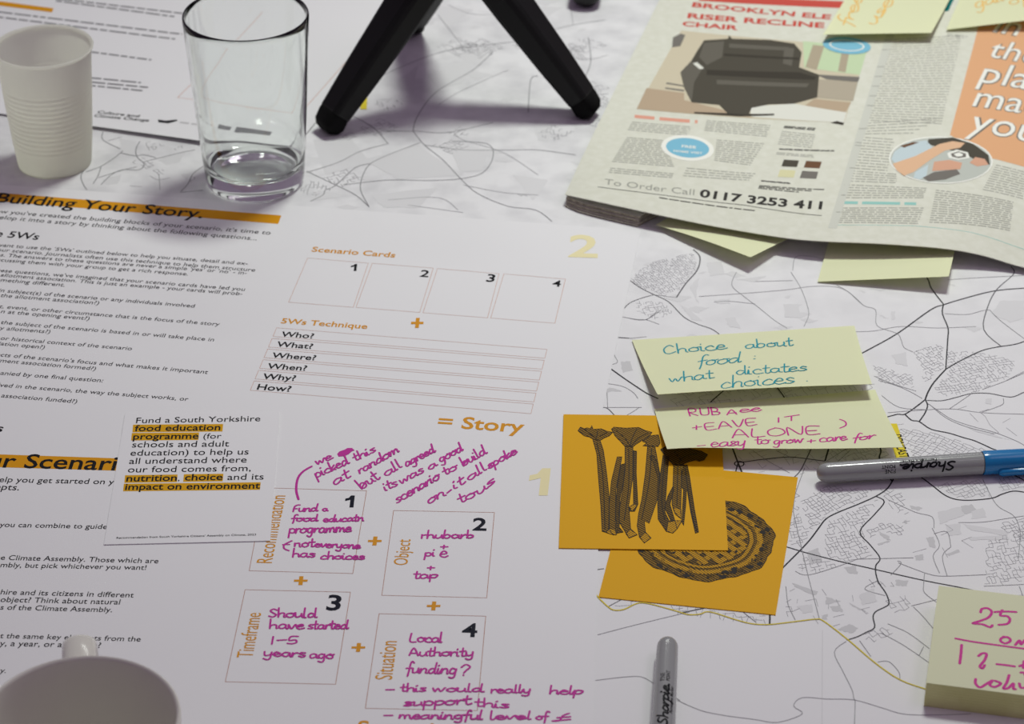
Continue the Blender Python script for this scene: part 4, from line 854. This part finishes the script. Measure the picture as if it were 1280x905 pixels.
B.add(vs, fs, 'ceramic'); weld(B.build('handle', mug, smooth=True))

# ------------------------------------------------------------------ mini tripod
feet = [P(411, 160, .004), P(736, 140, .004), P(512, 36, .004)]
tc_ = (feet[0]+feet[1]+feet[2])/3; tc_.x += .013; HT = .134
trp = tag(empty('tripod', (tc_.x, tc_.y, 0)), 'black mini tripod standing on the map behind the worksheets', 'tripod')
def sweep(B, pts, secs, ref, m, m2=None):
    """rounded-rectangle bar: secs (half width, half depth), ref = outward direction"""
    vs = []; n_ = 12
    for i, p in enumerate(pts):
        a_ = pts[max(0, i-1)]; b_ = pts[min(len(pts)-1, i+1)]; tg = (b_-a_).normalized(); sd = tg.cross(ref).normalized(); ou = sd.cross(tg).normalized()
        hw, hd = secs[i]; c_ = min(hw, hd)*.45
        prof = [(hw, -hd+c_), (hw, hd-c_), (hw-c_*.3, hd-c_*.3), (hw-c_, hd), (-hw+c_, hd), (-hw+c_*.3, hd-c_*.3), (-hw, hd-c_), (-hw, -hd+c_), (-hw+c_*.3, -hd+c_*.3), (-hw+c_, -hd), (hw-c_, -hd), (hw-c_*.3, -hd+c_*.3)]
        vs += [p + sd*x + ou*y for x, y in prof]
    k = len(pts); fs = [[i*n_+j, i*n_+(j+1) % n_, (i+1)*n_+(j+1) % n_, (i+1)*n_+j] for i in range(k-1) for j in range(n_)] + [list(range(n_)), list(range(k*n_-1, k*n_-n_-1, -1))]
    B.add(vs, fs, m)
for f_ in feet:
    ou = Vector((f_.x-tc_.x, f_.y-tc_.y, 0)); r_f = ou.length; ou.normalize()
    C_ = lambda r, z: Vector((tc_.x, tc_.y, 0)) + ou*r + Vector((0, 0, z))
    pts = [C_(.010 + (r_f-.016)*k_, HT-.002 - (HT-.0175)*k_) for k_ in (0, .12, .4, .75, 1)]
    sec = [(.0165, .012), (.0170, .0130), (.0160, .0130), (.0140, .0115), (.0122, .0095)]
    refv = (ou*HT + Vector((0, 0, r_f))).normalized()
    B = MB(); sweep(B, pts, sec, refv, 'tripod_black'); lg = B.build('leg', trp); weld(lg)
    bv = lg.modifiers.new('soft', 'BEVEL'); bv.width = .0012; bv.segments = 2; bv.limit_method = 'ANGLE'
    B = MB(); sweep(B, [C_(r_f-.010, .0190), C_(r_f-.005, .0135), C_(r_f-.0005, .0065), C_(r_f+.002, .0030), C_(r_f+.003, .0012)], [(.0108, .0086), (.0114, .0096), (.0112, .0094), (.0092, .0068), (.0065, .0022)], refv, 'rubber')
    ft = weld(B.build('rubber_foot', lg, smooth=True)); zm = min(v.co.z for v in ft.data.vertices); 
    for v in ft.data.vertices: v.co.z -= zm - .0002
B = MB(); lathe(B, [(0, HT-.02), (.012, HT-.02), (.019, HT-.012), (.0215, HT), (.0215, HT+.012), (.016, HT+.016), (.012, HT+.02), (.015, HT+.026), (.018, HT+.034), (.016, HT+.044), (.011, HT+.05), (.011, HT+.056), (.026, HT+.057), (.027, HT+.062), (0, HT+.062)], (tc_.x, tc_.y), 'tripod_black', 40); weld(B.build('head', trp, autos=40))
B = MB(); gp = P(731, 14, .0); rr_ = .0140      # a black rod lying beyond the tripod, its near end just inside the picture
ax = Vector((.10, .995, 0)).normalized(); sd = Vector((ax.y, -ax.x, 0)); cz = Vector((gp.x, gp.y, rr_ + .0003))
pf = [(0, .0001), (.0006, .006), (.0022, .0098), (.0055, .0128), (.011, rr_), (.06, rr_), (.062, rr_-.0012), (.066, rr_-.0012), (.068, rr_), (.16, rr_), (.165, .011), (.166, .0001)]
vs = []; n_ = 32
for x, r in pf:
    for k in range(n_): vs.append(cz + ax*x + (sd*math.cos(2*math.pi*k/n_) + Vector((0, 0, 1))*math.sin(2*math.pi*k/n_))*r)
B.add(vs, [[i*n_+k, i*n_+(k+1) % n_, (i+1)*n_+(k+1) % n_, (i+1)*n_+k] for i in range(len(pf)-1) for k in range(n_)], 'tripod_side')
tag(weld(B.build('black_rod', base=(cz.x, cz.y+.08, .0003), autos=50)), 'thick black rod with a rounded end, lying on the map beyond the tripod', 'rod')

# ------------------------------------------------------------------ newspaper
aN = math.radians(-14.2); eN = Vector((math.cos(aN), math.sin(aN), 0)); nN = Vector((-eN.y, eN.x, 0)); ON = P(706, 243, .009)
EP = []
for px, py, z in [(706, 243, .0085), (727, 247.5, .0115), (780, 259, .0125), (840, 272, .0125), (900, 284, .0125), (980, 297, .0135), (1030, 301.5, .0145), (1100, 304.5, .016), (1180, 310.5, .0145), (1230, 319.5, .0105), (1280, 334, .0055)]:
    X = P(px, py, z) - ON; EP.append((X.dot(eN), X.dot(nN), z))
EP.append((EP[-1][0]+.05, EP[-1][1]-.004, .004)); EP.append((EP[-1][0]+.3, EP[-1][1], .004))
EPS = crom(EP, 6)
def edge_at(s):
    for a_, b_ in zip(EPS, EPS[1:]):
        if a_[0] <= s <= b_[0]:
            k = (s-a_[0])/max(1e-9, b_[0]-a_[0]); return (a_[1]+(b_[1]-a_[1])*k, a_[2]+(b_[2]-a_[2])*k)
    return EPS[0][1:] if s < EPS[0][0] else EPS[-1][1:]
def fnN(s, v):
    t0, ze = edge_at(s); k = max(0, min(1, s/.2)); zi = .0105 + .0035*k*k*(3-2*k) - .003*max(0, (s-.3)/.15 if s < .45 else 1)
    zi += .0012*math.sin(s*26+1.2)*math.exp(-max(v, 0)/.2)
    g_ = math.exp(-(max(v, 0)/.05)**1.4); p = ON + eN*s + nN*(t0*math.exp(-max(v, 0)/.35) + v); p.z = zi + (ze-zi)*g_; return p
SN = Curved(fnN, (.15, .12)); WN, HN = .50, .52
np_ = tag(empty('newspaper', (ON.x+.25, ON.y+.2, .0004)), 'folded newspaper open at adverts beside the tripod, with sticky notes around it', 'newspaper')
us = [WN*i/70 for i in range(71)]; vv = [HN*(i/46)**1.5 for i in range(47)]
B = MB(); sheet_patch(B, lambda s, v: fnN(s, v), us, vv, .0006, 'newsprint', 'newsprint'); fp = B.build('front_page', np_, autos=50)
B = MB()        # the pages underneath, a stack of loose sheets
for i in range(6):
    inset = .0004 + .0011*((i*37) % 5)/5; z0 = .0006 + i*.0012; dz = .00095
    pts = []
    ss = [.001 + .0004*((i*3) % 4) + k*.012 for k in range(41)]
    def fr(s): 
        k = max(0, min(1, (s-.066)/.02)); k = k*k*(3-2*k)
        return edge_at(s)[0] + inset + .075*k - .004*(1-k)*(1-i/6)
    pts = [ON + eN*s + nN*fr(s) for s in ss] + [ON + eN*(ss[-1]) + nN*(HN-.01), ON + eN*ss[0] + nN*(HN-.01)]
    slab(B, [(q.x, q.y) for q in pts], z0, z0+dz, 'newsprint', 'newsprint_edge')
B.build('inner_pages', np_)
z3 = lambda *p: [(680+a/3.1975, b/3.1975) for a, b in p]; z4 = lambda *p: [(980+a/4.267, b/4.267) for a, b in p]; z9 = lambda *p: [(980+a/4.267, 150+b/4.267) for a, b in p]
# advert heading
B = MB(); poly(B, SN, z3((625, -22), (1260, 8), (1255, 36), (618, 3)), 'news_red', 1)
for s, a, b in [('BROOKLYN ELE', (590, 27), (1145, 78)), ('RISER RECLINE', (572, 72), (1120, 112)), ('CHAIR', (551, 103), (775, 121))]:
    q = z3(a, b); text(B, SN, s, q[0], q[1], 'news_red', .78, .03)
B.build('headline', fp)
# advert photograph
B = MB(); Q = lambda m, l, *p: poly(B, SN, z3(*p), m, l)
Q('pr_wall', 1, (548, 122), (1295, 188), (1200, 490), (370, 436)); Q('pr_floor', 2, (410, 352), (560, 372), (560, 400), (840, 470), (370, 436)); Q('pr_floor', 2, (1080, 395), (1228, 410), (1205, 450), (1020, 440))
Q('pr_window', 2, (1035, 165), (1295, 188), (1262, 300), (1040, 270)); Q('pr_curtain', 3, (1075, 180), (1120, 185), (1090, 280), (1045, 268)); Q('pr_curtain', 3, (1195, 180), (1225, 184), (1205, 290), (1175, 285)); Q('pr_steel', 3, (1085, 298), (1262, 308), (1255, 328), (1130, 318))
Q('pr_sofa', 2.5, (1100, 318), (1255, 328), (1235, 405), (1085, 390)); Q('pr_rug', 2, (820, 425), (1000, 415), (1210, 450), (1198, 490), (830, 468)); Q('pr_steel', 2, (515, 150), (545, 135), (565, 140), (545, 185), (512, 190))
Q('pr_steel', 3, (490, 330), (560, 342), (560, 347), (488, 335)); Q('pr_steel', 3, (485, 350), (560, 360), (560, 366), (484, 355))
Q('pr_chair', 4, (640, 162), (735, 156), (740, 142), (752, 156), (900, 160), (1000, 175), (1030, 210), (1020, 270), (1100, 300), (1092, 390), (1000, 415), (900, 418), (830, 432), (818, 460), (735, 455), (700, 420), (590, 410), (560, 350), (545, 290), (588, 245), (615, 200))
Q('pr_chair2', 5, (545, 290), (590, 245), (640, 265), (600, 330), (590, 408), (560, 350)); Q('pr_chair2', 5, (620, 230), (640, 172), (720, 166), (712, 230), (650, 262)); Q('pr_chair3', 5, (650, 280), (1020, 290), (1090, 310), (1080, 320), (650, 300)); Q('pr_chair3', 5, (720, 215), (1020, 232), (1018, 240), (720, 224))
Q('pr_chair2', 5, (740, 175), (980, 190), (980, 204), (740, 192)); Q('pr_chair2', 5, (960, 190), (1000, 195), (990, 265), (955, 255)); Q('pr_rug', 5.5, (595, 255), (612, 250), (640, 275), (622, 278)); Q('pr_chair2', 5, (690, 320), (1060, 335), (1050, 350), (690, 338)); Q('pr_chair3', 3, (600, 448), (840, 456), (920, 455), (920, 462), (780, 466), (600, 454)); Q('pr_chair3', 3, (1145, 492), (1170, 484), (1200, 492), (1195, 500))
B.build('printed_photograph', fp)
# small print of the advert
B = MB(); lines = lambda pts, n, h_, m, seed: [dashes(B, SN, L2(pts[0], pts[3], i/(n-1)), L2(pts[1], pts[2], i/(n-1)), h_, m, seed*50+i, 1) for i in range(n)]
q = z3((362, 465), (614, 487)); dashes(B, SN, q[0], q[1], .0055, 'news_red_pale', 3, 1)
lines(z3((350, 488), (590, 508), (575, 540), (335, 518)), 5, .0013, 'news_text', 11); lines(z3((330, 550), (478, 562), (520, 665), (272, 645)), 14, .0013, 'news_text', 12); lines(z3((265, 672), (518, 695), (512, 710), (258, 688)), 3, .0013, 'news_text', 13)
lines(z3((650, 482), (905, 502), (890, 545), (640, 520)), 6, .0013, 'news_text', 14); lines(z3((690, 560), (880, 575), (825, 660), (680, 640)), 11, .0013, 'news_text', 15); lines(z3((570, 672), (845, 695), (820, 720), (556, 702)), 4, .0013, 'news_text', 16)
lines(z3((960, 505), (1090, 514), (1085, 520), (958, 510)), 2, .0016, 'news_dark', 17); lines(z3((950, 525), (1085, 540), (1070, 590), (935, 575)), 7, .0012, 'news_text', 18); lines(z3((940, 595), (1160, 602), (1160, 604), (940, 597)), 2, .0012, 'news_dark', 19); lines(z3((930, 610), (1080, 622), (1078, 628), (928, 616)), 2, .0012, 'news_text', 20)
lines(z3((868, 722), (985, 732), (985, 734), (868, 724)), 2, .0012, 'news_dark', 21); lines(z3((860, 742), (1120, 758), (1018, 768), (856, 752)), 3, .0013, 'news_dark', 22)
def ovalp(c, rx, ry, m, l, sl=.08, n=32): poly(B, SN, [(c[0]+rx*math.cos(2*math.pi*k/n), c[1]+ry*math.sin(2*math.pi*k/n)+sl*rx*math.cos(2*math.pi*k/n)) for k in range(n)], m, l)
ovalp((859.5, 185), 33, 16, 'news_white', 2); ovalp((859.5, 185), 27, 12.2, 'news_blue', 3); ovalp((1058.5, 57.4), 30, 10.5, 'news_blue', 7); ovalp((1058.5, 57.4), 22, 7, 'news_white', 8); ovalp((1058.5, 57.4), 20, 6, 'news_blue', 9)
q = z3((545, 590), (610, 592)); text(B, SN, 'FREE', (852, 184.5), (870, 186), 'news_white', 1.0, .02, lvl=4); text(B, SN, 'HOME VISIT', (842, 190), (878, 193), 'news_white', 1.0, .02, lvl=4)
for a, m in [((955, 640, 60, 28), 'pr_chair'), ((1044, 645, 62, 28), 'pr_brown'), ((940, 680, 62, 30), 'pr_cream'), ((1028, 685, 64, 30), 'pr_steel')]:
    x, y, w_, h_ = a; poly(B, SN, z3((x+4, y-2), (x+w_+4, y+2), (x+w_-4, y+h_), (x-6, y+h_-3)), m, 2)
B.build('advert_small_print', fp)
B = MB(); q = z3((240, 737), (600, 781)); text(B, SN, 'To Order Call', q[0], q[1], 'news_text', 1.05, .0)
q = z3((620, 786), (1110, 836)); text(B, SN, '0117 3253 411', q[0], q[1], 'news_dark', 1.0, .03)
strip(B, SN, z3((215, 747), (500, 783), (800, 820), (1110, 862)), .0008, 'news_dark', 1); q = z3((460, 790), (850, 843)); dashes(B, SN, q[0], q[1], .0014, 'news_dark', 5, 1); B.build('telephone_line', fp)
# article columns
B = MB(); poly(B, SN, [(1112, 30), (1122, 30), (1046, 286), (1035, 285)], 'news_band', 1)
lines(z4((535, 215), (950, 190), (840, 660), (420, 640)), 34, .0013, 'news_text', 31); lines(z9((405, 20), (845, -10), (690, 70), (395, 75)), 5, .0013, 'news_text', 32); lines(z9((390, 90), (590, 105), (550, 270), (350, 255)), 12, .0013, 'news_text', 33); lines(z9((345, 270), (600, 290), (600, 335), (330, 325)), 5, .0013, 'news_text', 34)
lines(z9((320, 345), (760, 365), (745, 415), (300, 415)), 6, .0013, 'news_text', 35); q = z9((290, 440), (705, 447)); dashes(B, SN, q[0], q[1], .0042, 'news_teal', 36, 1); lines(z9((290, 470), (745, 470), (715, 552), (250, 545)), 8, .0013, 'news_text', 37)
lines(z9((810, 375), (1225, 440), (1205, 590), (775, 545)), 15, .0013, 'news_text', 38); lines(z9((1130, 240), (1290, 280), (1275, 420), (1060, 370)), 12, .0013, 'news_text', 39); strip(B, SN, z9((240, 560), (700, 565), (1000, 600), (1280, 690)), .0006, 'news_teal', 1)
poly(B, SN, z9((1300, 610), (1330, 620), (1320, 690), (1290, 670)), 'pr_chair2', 2); lines(z4((870, 180), (980, 195), (975, 203), (868, 190)), 2, .0013, 'news_text', 40)
B.build('article_columns', fp)
# peach advert with big white lettering, round photograph
B = MB(); poly(B, SN, z4((1030, 170), (1090, -150), (1700, -60), (1500, 1020), (1280, 890), (1110, 845), (885, 720)), 'news_peach', 1)
for s, a, b in [('the', (1082, 303), (1345, 348)), ('plans', (1036, 438), (1500, 520)), ('made', (1003, 566), (1480, 650)), ('you', (975, 700), (1330, 762)), ('in', (1110, 170), (1240, 192))]:
    q = z4(a, b); text(B, SN, s, q[0], q[1], 'pr_steel', 1.55, .022, lvl=2); text(B, SN, s, q[0], q[1], 'news_white', 1.55, .0, lvl=3)
B.build('peach_advert', fp)
B = MB(); Q = lambda m, l, *p: poly(B, SN, z9(*p), m, l)
ovalp((1176, 200.4), 65, 29.5, 'news_white', 4, .03); ovalp((1176, 200.4), 63, 28, 'pr_plate', 5, .03)
def clip_oval(pts): return [(lambda x, y: (x, y))(x, y) for x, y in pts]
Q('pr_chair', 6, (770, 105), (900, 95), (1010, 130), (1090, 190), (1098, 240), (1060, 240), (960, 180), (830, 150), (765, 130)); Q('pr_sleeve', 6, (590, 170), (660, 125), (760, 110), (800, 160), (700, 220), (590, 230), (572, 210)); Q('pr_skin', 7, (580, 235), (700, 195), (830, 130), (900, 115), (965, 125), (940, 150), (860, 165), (780, 215), (690, 280), (640, 300), (600, 270))
Q('pr_sleeve', 7, (700, 280), (770, 240), (760, 300), (725, 320), (690, 310)); Q('pr_steel', 7, (740, 310), (800, 280), (920, 265), (940, 290), (860, 320), (770, 330)); Q('pr_skin2', 7, (800, 225), (880, 215), (950, 230), (940, 265), (790, 275)); Q('pr_skin2', 7, (1020, 200), (1070, 210), (1090, 240), (1030, 250), (990, 230))
Q('news_white', 7.5, (870, 180), (920, 160), (980, 175), (990, 205), (930, 215), (880, 205)); Q('pr_steel', 8, (890, 182), (930, 170), (970, 182), (970, 200), (930, 207), (895, 198)); Q('news_white', 8.5, (905, 184), (932, 176), (955, 185), (950, 196), (920, 199)); Q('pr_brown', 7, (620, 140), (690, 120), (720, 122), (640, 150))
B.build('oval_photograph', fp)
B = MB(); free(B, SN, [(1190, -2), (1186, 6), (1183, 13)], 'ink_teal_dark', .004, 2); B.build('handwriting', fp)

# notes around and on the newspaper
A3, B3 = P(820, 281, .0035), P(938, 321.5, .0115); C3_ = B3 + (P(993, 288, .010)-B3).normalized()*.070
D3 = A3 + (C3_-B3); D3.z = .0028; C3_.z = .0040
note(A3, B3, C3_, D3, 'slanting pale yellow sticky note poking out under newspaper, nearer the tripod', 1.0, .001)
A4, B4 = P(1022, 352, .0012), P(1186, 345.5, .0125); v4 = (P(1035, 303, .004) - A4); v4.z = 0; v4 = v4.normalized()*.074
C4, D4 = B4+v4, A4+v4; C4.z = .004; D4.z = .003
note(A4, B4, C4, D4, 'square-set pale yellow sticky note under newspaper edge, one corner raised', 1.0, .0)
def onN(px, py, up): u, v = SN.uv(px, py); return fnN(u, v) + Vector((0, 0, up))
a5, b5 = P(1029, 43, .021), P(1164, 41, .023); l5 = (P(1187, 0, .016) - b5); l5.z = 0; l5 = l5.normalized()*.10
c5, d5 = b5+l5, a5+l5*1.0; c5.z = d5.z = .0165
n5, S5 = note(a5, b5, c5, d5, 'sticky note stuck over the recliner advert with faint orange writing', 1.6, .0)
B = MB(); wn(S5, [('free', 350, 145, 425, -20, -40, -14), ('use', 480, 140, 590, 0, -40, -14)], 'ink_handorange', .0016, lambda x, y: (980+x/4.267, y/4.267)); B.build('handwriting', n5)
a6, b6 = P(1183, 37, .0165), P(1312, 22, .026); l6 = (P(1199, 0, .016) - a6); l6.z = 0; l6 = l6.normalized()*.10
c6, d6 = b6+l6, a6+l6; c6.z = d6.z = .0165
n6, S6 = note(a6, b6, c6, d6, 'sticky note stuck above the peach advert with faint orange writing', 1.4, .0)
B = MB(); wn(S6, [('gail', 1020, 45, 1180, 0, -8, -36), ('of', 1200, 30, 1300, 10, -8, -36)], 'ink_handorange', .0016, lambda x, y: (980+x/4.267, y/4.267)); B.build('handwriting', n6)
for o in bpy.data.objects:
    if 'base' in o: del o['base']
